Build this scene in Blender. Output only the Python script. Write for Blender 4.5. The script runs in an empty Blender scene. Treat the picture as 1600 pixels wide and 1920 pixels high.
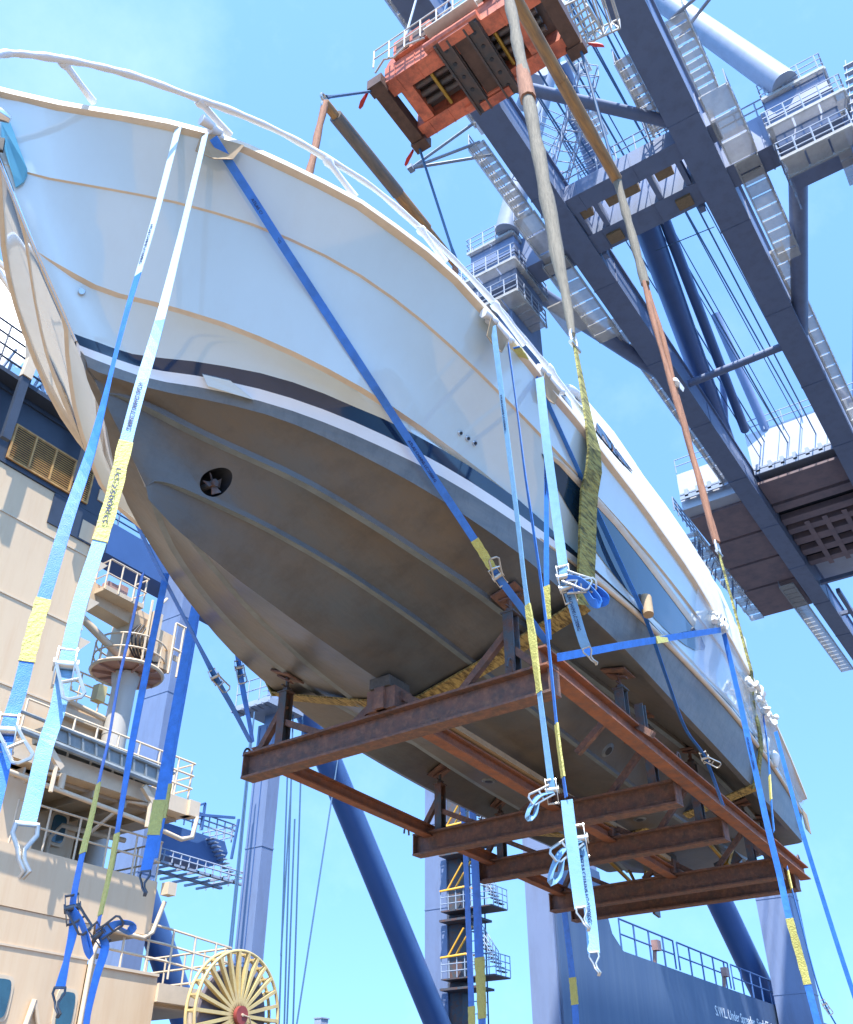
import bpy, bmesh, math, random
import numpy as np
from mathutils import Vector, Matrix
from mathutils.bvhtree import BVHTree
random.seed(7)
# ------------------------------------------------------------------ camera
FPX = 1760.0; PITCH = math.radians(34.5); HEAD = math.radians(34.2)
scn = bpy.context.scene
cam = bpy.data.objects.new('camera', bpy.data.cameras.new('camera'))
scn.collection.objects.link(cam); scn.camera = cam
cam.data.sensor_fit = 'HORIZONTAL'; cam.data.sensor_width = 36.0
cam.data.lens = FPX/1600*36; cam.data.clip_end = 3000; cam.data.clip_start = 0.05
cF = Vector((math.cos(HEAD)*math.cos(PITCH), math.sin(HEAD)*math.cos(PITCH), math.sin(PITCH)))
cR = Vector((math.sin(HEAD), -math.cos(HEAD), 0)); cU = cR.cross(cF)
cam.matrix_world = Matrix((cR, cU, -cF)).transposed().to_4x4()
# ------------------------------------------------------------------ world, sun, exposure
SUN_EL = math.radians(61); SUN_DIR = Vector((-0.86, -0.51, 0)).normalized()      # horizontal direction towards the sun
sv = Vector((SUN_DIR.x*math.cos(SUN_EL), SUN_DIR.y*math.cos(SUN_EL), math.sin(SUN_EL)))
w = bpy.data.worlds.new('World'); scn.world = w; w.use_nodes = True
nt = w.node_tree; nt.nodes.clear()
wo = nt.nodes.new('ShaderNodeOutputWorld'); bg = nt.nodes.new('ShaderNodeBackground')
sky = nt.nodes.new('ShaderNodeTexSky'); sky.sky_type = 'NISHITA'; sky.sun_disc = False
sky.sun_elevation = SUN_EL; sky.sun_rotation = math.atan2(SUN_DIR.x, SUN_DIR.y)
sky.air_density = 1.0; sky.dust_density = 0.6; sky.ozone_density = 2.0
bg.inputs['Strength'].default_value = 0.14
sky.dust_density = 0.4; sky.ozone_density = 1.6
# a bright cumulus low on the left and faint wisps of cloud, laid out by compass direction
tc = nt.nodes.new('ShaderNodeTexCoord')
nz = nt.nodes.new('ShaderNodeTexNoise'); nz.inputs['Scale'].default_value = 9; nz.inputs['Detail'].default_value = 9; nz.inputs['Roughness'].default_value = .62
nt.links.new(tc.outputs['Generated'], nz.inputs['Vector'])
smap = nt.nodes.new('ShaderNodeVectorMath'); smap.operation = 'ADD'; smap.inputs[1].default_value = (0, 0, .34)
snrm = nt.nodes.new('ShaderNodeVectorMath'); snrm.operation = 'NORMALIZE'
nt.links.new(tc.outputs['Generated'], smap.inputs[0]); nt.links.new(smap.outputs[0], snrm.inputs[0]); nt.links.new(snrm.outputs[0], sky.inputs['Vector'])
def wmath(op, a, b=None, c=None):
    n = nt.nodes.new('ShaderNodeMath'); n.operation = op
    for i, v in enumerate((a, b, c)):
        if v is None: continue
        if isinstance(v, (int, float)): n.inputs[i].default_value = v
        else: nt.links.new(v, n.inputs[i])
    return n.outputs[0]
def cloud_lobe(d, inner, outer, soft, amp):
    vs = nt.nodes.new('ShaderNodeVectorMath'); vs.operation = 'DISTANCE'
    nt.links.new(tc.outputs['Generated'], vs.inputs[0]); vs.inputs[1].default_value = d
    m = nt.nodes.new('ShaderNodeMapRange'); m.inputs['From Min'].default_value = inner; m.inputs['From Max'].default_value = outer
    m.inputs['To Min'].default_value = 1; m.inputs['To Max'].default_value = 0
    nt.links.new(vs.outputs['Value'], m.inputs['Value'])
    s = wmath('ADD', m.outputs[0], wmath('MULTIPLY', wmath('SUBTRACT', nz.outputs['Fac'], 0.5), 1.7))
    r = nt.nodes.new('ShaderNodeMapRange'); r.inputs['From Min'].default_value = .5-soft; r.inputs['From Max'].default_value = .5+soft
    r.inputs['To Max'].default_value = amp
    nt.links.new(s, r.inputs['Value']); return r.outputs[0]
def pdir(px, py): return (cF + cR*((px-800)/FPX) + cU*((960-py)/FPX)).normalized()
c1 = cloud_lobe(pdir(-5, 605), .0, .075, .10, .95)
c2 = cloud_lobe(pdir(130, 130), .0, .16, .5, .05)
c3 = cloud_lobe(pdir(1750, 60), .0, .3, .5, .0)
cl = wmath('MINIMUM', wmath('ADD', wmath('ADD', c1, c2), c3), 1.0)
mx = nt.nodes.new('ShaderNodeMixRGB'); nt.links.new(cl, mx.inputs['Fac'])
tint = nt.nodes.new('ShaderNodeMixRGB'); tint.blend_type = 'MULTIPLY'; tint.inputs['Fac'].default_value = 1; tint.inputs['Color2'].default_value = (.74, .98, 1.12, 1)
nt.links.new(sky.outputs['Color'], tint.inputs['Color1']); nt.links.new(tint.outputs['Color'], mx.inputs['Color1']); mx.inputs['Color2'].default_value = (9.5, 10.0, 10.8, 1)
nt.links.new(mx.outputs['Color'], bg.inputs['Color']); nt.links.new(bg.outputs[0], wo.inputs['Surface'])
sl = bpy.data.lights.new('sun', 'SUN'); sl.energy = 2.7; sl.angle = math.radians(.53); sl.color = (1, .95, .87)
so = bpy.data.objects.new('sun', sl); scn.collection.objects.link(so)
so.rotation_euler = sv.to_track_quat('Z', 'Y').to_euler(); so.location = (0, 0, 60)
scn.view_settings.view_transform = 'Standard'; scn.view_settings.look = 'None'
scn.view_settings.exposure = 1.85; scn.view_settings.gamma = 1.0
scn.cycles.max_bounces = 6; scn.cycles.diffuse_bounces = 4; scn.cycles.caustics_reflective = False
# ------------------------------------------------------------------ sight lines: a pixel of the 1600x1920 photo and one known world coordinate give a point
def ray(px, py): return cF + cR*((px-800)/FPX) + cU*((960-py)/FPX)
def onz(px, py, z): r = ray(px, py); return r*(z/r.z)
def ony(px, py, y): r = ray(px, py); return r*(y/r.y)
def onx(px, py, x): r = ray(px, py); return r*(x/r.x)
def V(*a): return Vector(a)
# ------------------------------------------------------------------ materials
MT = {}
def mat(name, col, rough=.5, metal=0, grime=None, var=.0, col2=None, scale=4, bump=0, bscale=30, coat=0, stretch=(1, 1, 1), lo=.35, hi=.7, spec=.5, emis=None, transm=0, alpha=1, detail=6):
    m = bpy.data.materials.new(name); m.use_nodes = True; t = m.node_tree; b = t.nodes['Principled BSDF']
    b.inputs['Roughness'].default_value = rough; b.inputs['Metallic'].default_value = metal
    b.inputs['Coat Weight'].default_value = coat; b.inputs['Specular IOR Level'].default_value = spec
    b.inputs['Transmission Weight'].default_value = transm; b.inputs['Alpha'].default_value = alpha
    c = t.nodes.new('ShaderNodeTexCoord'); mp = t.nodes.new('ShaderNodeMapping'); mp.inputs['Scale'].default_value = stretch
    t.links.new(c.outputs['Object'], mp.inputs['Vector'])
    n = t.nodes.new('ShaderNodeTexNoise'); n.inputs['Scale'].default_value = scale; n.inputs['Detail'].default_value = detail; n.inputs['Roughness'].default_value = .65
    t.links.new(mp.outputs[0], n.inputs['Vector'])
    r = t.nodes.new('ShaderNodeValToRGB'); r.color_ramp.elements[0].position = lo; r.color_ramp.elements[1].position = hi
    r.color_ramp.elements[0].color = (*col, 1)
    c2 = col2 if col2 else tuple(max(0, v*(1-var)) for v in col)
    r.color_ramp.elements[1].color = (*c2, 1)
    t.links.new(n.outputs['Fac'], r.inputs['Fac']); t.links.new(r.outputs['Color'], b.inputs['Base Color'])
    if grime:   # streaks and stains: (scale, stretch, strength, colour)
        gs, gst, gk, gc_ = grime
        mp2 = t.nodes.new('ShaderNodeMapping'); mp2.inputs['Scale'].default_value = gst; t.links.new(c.outputs['Object'], mp2.inputs['Vector'])
        ng = t.nodes.new('ShaderNodeTexNoise'); ng.inputs['Scale'].default_value = gs; ng.inputs['Detail'].default_value = 8; ng.inputs['Roughness'].default_value = .7; t.links.new(mp2.outputs[0], ng.inputs['Vector'])
        rg = t.nodes.new('ShaderNodeMapRange'); rg.inputs['From Min'].default_value = .47; rg.inputs['From Max'].default_value = .72; rg.inputs['To Max'].default_value = gk; t.links.new(ng.outputs['Fac'], rg.inputs['Value'])
        mg = t.nodes.new('ShaderNodeMixRGB'); t.links.new(rg.outputs[0], mg.inputs['Fac']); t.links.new(r.outputs['Color'], mg.inputs['Color1']); mg.inputs['Color2'].default_value = (*gc_, 1); t.links.new(mg.outputs['Color'], b.inputs['Base Color'])
    if bump:
        n2 = t.nodes.new('ShaderNodeTexNoise'); n2.inputs['Scale'].default_value = bscale; n2.inputs['Detail'].default_value = 4
        t.links.new(mp.outputs[0], n2.inputs['Vector'])
        bp = t.nodes.new('ShaderNodeBump'); bp.inputs['Strength'].default_value = bump; bp.inputs['Distance'].default_value = .02
        t.links.new(n2.outputs['Fac'], bp.inputs['Height']); t.links.new(bp.outputs[0], b.inputs['Normal'])
    MT[name] = m; return m
mat('gelcoat', (.57, .69, .73), .06, coat=1, var=.04, scale=1.2, bump=.012, bscale=1.6, grime=(1.6, (2.2, 2.2, .25), .10, (.45, .43, .38)))
mat('bounce_beige', (.70, .60, .47), .35, var=.15, scale=6)  # tan of light bounced up from the ground, put into the colour
mat('navy_stripe', (.012, .03, .07), .1, coat=.5, var=.2)
mat('white_stripe', (.78, .80, .82), .15, coat=.5, var=.05)
mat('strake_edge', (.19, .23, .25), .4, var=.3, scale=5)
mat('antifoul', (.085, .105, .12), .38, col2=(.135, .105, .075), scale=.8, stretch=(.5, 1.3, 1.3), bump=.15, bscale=14, lo=.35, hi=.68, spec=.5, grime=(2.6, (1.0, .7, .8), .6, (.055, .05, .046)), detail=10)
mat('antifoul_side', (.12, .145, .165), .4, col2=(.19, .20, .20), scale=2.2, stretch=(.6, 1, 3), bump=.08, bscale=14, grime=(4, (3, 3, .4), .5, (.07, .08, .09)))
mat('dark_hole', (.01, .012, .016), .4)
mat('brass', (.55, .32, .06), .3, metal=.6, var=.2)
mat('stainless', (.7, .7, .72), .22, metal=1, var=.15, scale=10)
mat('white_wrap', (.74, .75, .76), .45, var=.1, scale=3, bump=.5, bscale=6, spec=.6)
mat('film_wrap', (.75, .8, .88), .22, var=.15, scale=3, bump=.5, bscale=5, alpha=.32)
mat('tinted_glass', (.015, .05, .10), .04, coat=1, var=.4, scale=.6)
mat('dark_glass', (.01, .012, .015), .06, coat=.5)
mat('teal_plastic', (.12, .42, .6), .3, var=.15)
mat('cardboard', (.42, .30, .18), .8, var=.2, scale=8)
mat('foam', (.8, .8, .76), .8, var=.15, scale=12, bump=.4)
mat('rust', (.19, .095, .07), .75, grime=(14, (1, 1, 1), .7, (.33, .17, .10)), col2=(.095, .07, .065), scale=5, stretch=(1.6, 1.6, 1.6), bump=.25, bscale=60, lo=.38, hi=.66)
mat('rust_orange', (.32, .12, .06), .8, grime=(7, (1, 1, 1), .6, (.12, .10, .10)), col2=(.18, .08, .055), scale=6, bump=.25, bscale=60, lo=.4, hi=.7)
mat('steel_dark', (.07, .085, .10), .6, col2=(.14, .07, .05), scale=6, bump=.2, bscale=50, lo=.45, hi=.62)
mat('wood_block', (.10, .09, .08), .8, var=.4, scale=20, stretch=(6, 1, 1))
mat('web_yellow', (.50, .36, .12), .85, col2=(.12, .08, .03), scale=9, stretch=(.7, 3, 3), bump=1.0, bscale=16, lo=.42, hi=.62)
mat('web_green', (.36, .33, .10), .85, col2=(.07, .07, .03), scale=9, stretch=(.6, 1, 3.6), bump=1.0, bscale=16, lo=.42, hi=.64)
mat('sleeve_grey', (.24, .21, .16), .85, var=.4, scale=5, stretch=(6, 6, .6), bump=.6, bscale=12)
mat('sleeve_brown', (.36, .17, .10), .85, var=.4, scale=5, stretch=(6, 6, .6), bump=.6, bscale=12)
mat('bar_rust', (.38, .2, .07), .7, col2=(.16, .1, .06), scale=5, stretch=(.4, 3, 3), bump=.2)
mat('bar_dark', (.09, .085, .08), .6, col2=(.2, .14, .1), scale=5, stretch=(.4, 3, 3))
mat('strap_blue', (.045, .23, .75), .5, var=.3, scale=9, bump=.25, bscale=160)
mat('strap_light', (.20, .42, .66), .5, var=.15, scale=15, bump=.25, bscale=160)
mat('strap_sunlit', (.55, .70, .78), .45, var=.12, scale=15, bump=.25, bscale=160)  # blue webbing whitened by sun glare, painted into the colour
mat('sleeve_yellow', (.60, .56, .16), .55, var=.2, scale=25, bump=.6, bscale=60)
mat('print_navy', (.01, .02, .10), .6)
mat('print_white', (.75, .78, .8), .6)
mat('zinc', (.55, .54, .50), .35, metal=.8, var=.25, scale=20)
mat('dark_ratchet', (.10, .11, .13), .4, metal=.6, var=.3, scale=20)
mat('crane_blue', (.18, .24, .38), .5, col2=(.24, .30, .46), scale=.35, bump=.05, bscale=3, spec=.4)
mat('crane_deep', (.06, .13, .31), .4, var=.15, scale=.5, spec=.5)
mat('crane_pale', (.165, .215, .34), .5, col2=(.19, .24, .37), scale=.4, grime=(1.5, (1.2, 1.2, .25), .35, (.10, .10, .13)))
mat('crane_light', (.34, .39, .48), .5, var=.15, scale=2)
mat('grating', (.62, .62, .60), .7, var=.2, scale=3, bump=.3, bscale=20, alpha=.55)
mat('rail_grey', (.35, .42, .52), .5, var=.2)
mat('cable_steel', (.05, .12, .22), .5)
mat('house_white', (.55, .57, .62), .5, var=.1, scale=1)
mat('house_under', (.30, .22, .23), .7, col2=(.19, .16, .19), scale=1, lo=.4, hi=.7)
mat('dark_slot', (.02, .025, .035), .6)
mat('brown_plate', (.32, .22, .12), .6, var=.3, scale=8)
mat('spreader_red', (.72, .19, .10), .55, grime=(4, (1, 1, 1), .6, (.10, .05, .04)), col2=(.30, .07, .045), scale=1.5, bump=.1, bscale=12, lo=.45, hi=.7)
mat('spreader_dark', (.05, .055, .06), .5, col2=(.14, .08, .06), scale=3)
mat('spreader_rust', (.13, .07, .05), .6, var=.5, scale=4)
mat('spreader_white', (.6, .57, .52), .5, var=.2)
mat('red_bright', (.7, .05, .03), .4, var=.2)
mat('swl_panel', (.05, .085, .16), .5, grime=(1.2, (2, 2, .12), .6, (.10, .14, .20)), col2=(.065, .105, .19), scale=1.6, stretch=(1.5, 1.5, .15), bump=.03, lo=.3, hi=.7)
mat('cream', (.64, .48, .31), .55, grime=(1.2, (2, 2, .18), .35, (.52, .30, .15)), col2=(.58, .43, .28), scale=.7, stretch=(1.2, 1.2, .45), bump=.06, bscale=5, lo=.45, hi=.8)
mat('cream_trim', (.64, .51, .36), .5, var=.12, scale=3)
mat('deck_under', (.42, .33, .23), .6, col2=(.33, .28, .22), scale=1.5)
mat('ship_blue', (.04, .055, .085), .5, var=.3, scale=1)
mat('louver', (.50, .30, .10), .6, col2=(.30, .15, .06), scale=6)
mat('window_glass', (.03, .10, .14), .08, coat=.6, var=.4, scale=2)
mat('jib_grey', (.16, .19, .21), .6, col2=(.28, .3, .3), scale=2)
mat('stack_grey', (.52, .50, .46), .5, col2=(.44, .41, .36), scale=.8, stretch=(1, 1, .3))
mat('pinkish', (.42, .25, .21), .6, var=.2, scale=2)
mat('hose_black', (.015, .015, .02), .5)
mat('reel_yellow', (.62, .48, .20), .45, col2=(.50, .37, .18), scale=4)
mat('reel_grey', (.16, .14, .17), .6, var=.2)
mat('cable_wound', (.30, .27, .26), .6, var=.4, scale=30, stretch=(1, 1, 6))
mat('reel_red', (.32, .06, .05), .5, var=.3)
mat('safety_yellow', (.8, .42, .04), .5, var=.1)
mat('quay_asphalt', (.075, .075, .08), .85, col2=(.06, .06, .065), scale=.5)
mat('quay_concrete', (.27, .20, .135), .85, col2=(.20, .15, .105), scale=.3, bump=.2, bscale=5)
mat('sea', (.02, .06, .09), .08, var=.3, scale=.05, bump=.6, bscale=.6)
# ------------------------------------------------------------------ mesh helpers
COL = scn.collection
class MB:
    def __init__(s): s.v = []; s.f = []; s.m = []; s.cm = 0
    def mi(s, i): s.cm = i; return s
    def add(s, vs, fs):
        o = len(s.v); s.v += [Vector(p) for p in vs]
        for f in fs: s.f.append([o+i for i in f]); s.m.append(s.cm)
        return s
    def hexa(s, p):   # 8 corners: bottom 4 ccw, top 4
        return s.add(p, [(0, 3, 2, 1), (4, 5, 6, 7), (0, 1, 5, 4), (1, 2, 6, 5), (2, 3, 7, 6), (3, 0, 4, 7)])
    def box(s, x0, x1, y0, y1, z0, z1):
        return s.hexa([(x0, y0, z0), (x1, y0, z0), (x1, y1, z0), (x0, y1, z0), (x0, y0, z1), (x1, y0, z1), (x1, y1, z1), (x0, y1, z1)])
    def bar(s, a, b, w_, h_, up=(0, 0, 1), off=(0, 0)):   # rectangular bar, w across, h along up
        a = Vector(a); b = Vector(b); d = (b-a).normalized(); u = Vector(up)
        if abs(d.dot(u)) > .95: u = Vector((1, 0, 0)) if abs(d.x) < .9 else Vector((0, 1, 0))
        sx = d.cross(u).normalized(); uy = sx.cross(d).normalized()
        P = []
        for c in (a, b):
            for (i, j) in ((-1, -1), (1, -1), (1, 1), (-1, 1)): P.append(c+sx*(i*w_/2+off[0])+uy*(j*h_/2+off[1]))
        return s.hexa(P)
    def ibeam(s, a, b, w_, h_, up=(0, 0, 1), t=.02):
        s.bar(a, b, w_, t, up, (0, -h_/2+t/2)); s.bar(a, b, w_, t, up, (0, h_/2-t/2)); s.bar(a, b, t*.8, h_-2*t, up); return s
    def tube(s, a, b, r, n=8, r2=None, cap=True):
        a = Vector(a); b = Vector(b); d = (b-a)
        if d.length < 1e-6: return s
        d.normalize(); u = d.orthogonal().normalized(); v = d.cross(u); r2 = r if r2 is None else r2
        P = [a+(u*math.cos(2*math.pi*i/n)+v*math.sin(2*math.pi*i/n))*r for i in range(n)] + [b+(u*math.cos(2*math.pi*i/n)+v*math.sin(2*math.pi*i/n))*r2 for i in range(n)]
        F = [(i, (i+1) % n, n+(i+1) % n, n+i) for i in range(n)]
        if cap: F += [tuple(range(n-1, -1, -1)), tuple(range(n, 2*n))]
        return s.add(P, F)
    def pipe(s, pts, r, n=8, closed=False):
        pts = [Vector(p) for p in pts]; k = len(pts); rings = []; u = None
        for i, p in enumerate(pts):
            if closed: d = pts[(i+1) % k]-pts[i-1]
            else: d = pts[min(i+1, k-1)]-pts[max(i-1, 0)]
            d.normalize()
            u = d.orthogonal().normalized() if u is None else (u-d*u.dot(d)).normalized()
            v = d.cross(u); rr = r[i] if isinstance(r, (list, tuple)) else r
            rings.append([p+(u*math.cos(2*math.pi*j/n)+v*math.sin(2*math.pi*j/n))*rr for j in range(n)])
        P = [q for R_ in rings for q in R_]; F = []
        for i in range(k if closed else k-1):
            a = i*n; b = ((i+1) % k)*n
            for j in range(n): F.append((a+j, a+(j+1) % n, b+(j+1) % n, b+j))
        if not closed: F += [tuple(range(n-1, -1, -1)), tuple(range((k-1)*n, k*n))]
        return s.add(P, F)
    def plate(s, poly, th):   # polygon extruded by vector th
        poly = [Vector(p) for p in poly]; th = Vector(th); n = len(poly)
        P = poly+[p+th for p in poly]
        return s.add(P, [tuple(range(n-1, -1, -1)), tuple(range(n, 2*n))]+[(i, (i+1) % n, n+(i+1) % n, n+i) for i in range(n)])
    def ribbon(s, pts, wd, face, th=.004, ang=None):
        pts = [Vector(p) for p in pts]; k = len(pts); P = []; face = Vector(face)
        for i, p in enumerate(pts):
            d = (pts[min(i+1, k-1)]-pts[max(i-1, 0)]).normalized()
            fv = (face-d*face.dot(d)).normalized()
            if ang is not None: fv = Matrix.Rotation(ang[i], 3, d) @ fv
            sd = d.cross(fv).normalized(); w_ = wd[i] if isinstance(wd, (list, tuple)) else wd
            P += [p-sd*w_/2-fv*th/2, p+sd*w_/2-fv*th/2, p+sd*w_/2+fv*th/2, p-sd*w_/2+fv*th/2]
        F = [(3, 2, 1, 0), (4*k-4, 4*k-3, 4*k-2, 4*k-1)]
        for i in range(k-1):
            a = 4*i; b = a+4
            for j in range(4): F.append((a+j, a+(j+1) % 4, b+(j+1) % 4, b+j))
        return s.add(P, F)
    def build(s, name, mats, parent=None, loc=None, smooth=False, fixn=True):
        base = Vector((0, 0, 0))
        if parent is not None:
            base = Vector(parent.get('_b', (0, 0, 0)))
        elif loc is not None: base = Vector(loc)
        elif s.v:
            xs = [p.x for p in s.v]; ys = [p.y for p in s.v]; zs = [p.z for p in s.v]
            base = Vector(((min(xs)+max(xs))/2, (min(ys)+max(ys))/2, min(zs)))
        me = bpy.data.meshes.new(name); me.from_pydata([tuple(p-base) for p in s.v], [], s.f); me.update()
        if not isinstance(mats, (list, tuple)): mats = [mats]
        for q in mats: me.materials.append(MT[q])
        me.polygons.foreach_set('material_index', [min(i, len(mats)-1) for i in s.m])
        if fixn:
            bm = bmesh.new(); bm.from_mesh(me); bmesh.ops.recalc_face_normals(bm, faces=bm.faces); bm.to_mesh(me); bm.free()
        if smooth:
            me.polygons.foreach_set('use_smooth', [True]*len(me.polygons))
            if smooth is not True: me.set_sharp_from_angle(angle=math.radians(smooth))
        me.update()
        o = bpy.data.objects.new(name, me); COL.objects.link(o)
        if parent is not None: o.parent = parent
        else: o.location = base
        o['_b'] = tuple(base)
        return o
def tag(o, label=None, cat=None, group=None, kind=None):
    if label: o['label'] = label
    if cat: o['category'] = cat
    if group: o['group'] = group
    if kind: o['kind'] = kind
    return o
def thing(name, label, cat, base, group=None):
    o = bpy.data.objects.new(name, None); COL.objects.link(o); o.location = base; o['_b'] = tuple(Vector(base)); o.empty_display_size = .2
    return tag(o, label, cat, group)
def lerp(a, b, t): return Vector(a)*(1-t)+Vector(b)*t
def resample(pts, n):
    pts = [Vector(p) for p in pts]; L = [0]
    for i in range(1, len(pts)): L.append(L[-1]+(pts[i]-pts[i-1]).length)
    out = []
    for k in range(n):
        d = L[-1]*k/(n-1); i = 0
        while i < len(L)-2 and L[i+1] < d: i += 1
        out.append(pts[i].lerp(pts[i+1], min(1, max(0, (d-L[i])/max(1e-9, L[i+1]-L[i])))))
    return out
def smooth_path(pts, n=4):   # Catmull-Rom
    pts = [Vector(p) for p in pts]; o = []
    for i in range(len(pts)-1):
        p0 = pts[max(i-1, 0)]; p1 = pts[i]; p2 = pts[i+1]; p3 = pts[min(i+2, len(pts)-1)]
        for k in range(n):
            t = k/n; o.append(.5*((2*p1)+(p2-p0)*t+(2*p0-5*p1+4*p2-p3)*t*t+(3*p1-p0-3*p2+p3)*t**3))
    o.append(pts[-1]); return o
def rail(mb, pts, h=1.0, n=2, sp=1.2, r=.02, up=(0, 0, 1)):   # handrail along a line
    up = Vector(up)
    for k in range(1, n+1): mb.pipe([Vector(p)+up*h*k/n for p in pts], r, 5)
    L = sum((Vector(pts[i+1])-Vector(pts[i])).length for i in range(len(pts)-1)); m = max(2, int(L/sp)+1)
    for p in resample(pts, m): mb.tube(p, p+up*h, r, 5)
def text_mesh(body, size, origin, xdir, ydir, name, m, parent, ext=.0008, spacing=1.0, sx=1.0):
    cu = bpy.data.curves.new(name, 'FONT'); cu.body = body; cu.size = size; cu.extrude = ext; cu.space_character = spacing; cu.offset = size*.006
    to = bpy.data.objects.new(name, cu); COL.objects.link(to)
    bpy.context.view_layer.update()
    me = bpy.data.meshes.new_from_object(to.evaluated_get(bpy.context.evaluated_depsgraph_get()))
    bpy.data.objects.remove(to)
    x = Vector(xdir).normalized(); y = Vector(ydir); y = (y-x*y.dot(x)).normalized(); z = x.cross(y)
    base = Vector(parent['_b']) if parent is not None else Vector(origin)
    M = Matrix((x*sx, y, z)).transposed().to_4x4(); M.translation = Vector(origin)-base
    me.transform(M); me.materials.clear(); me.materials.append(MT[m])
    o = bpy.data.objects.new(name, me); COL.objects.link(o); o.parent = parent; return o
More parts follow.
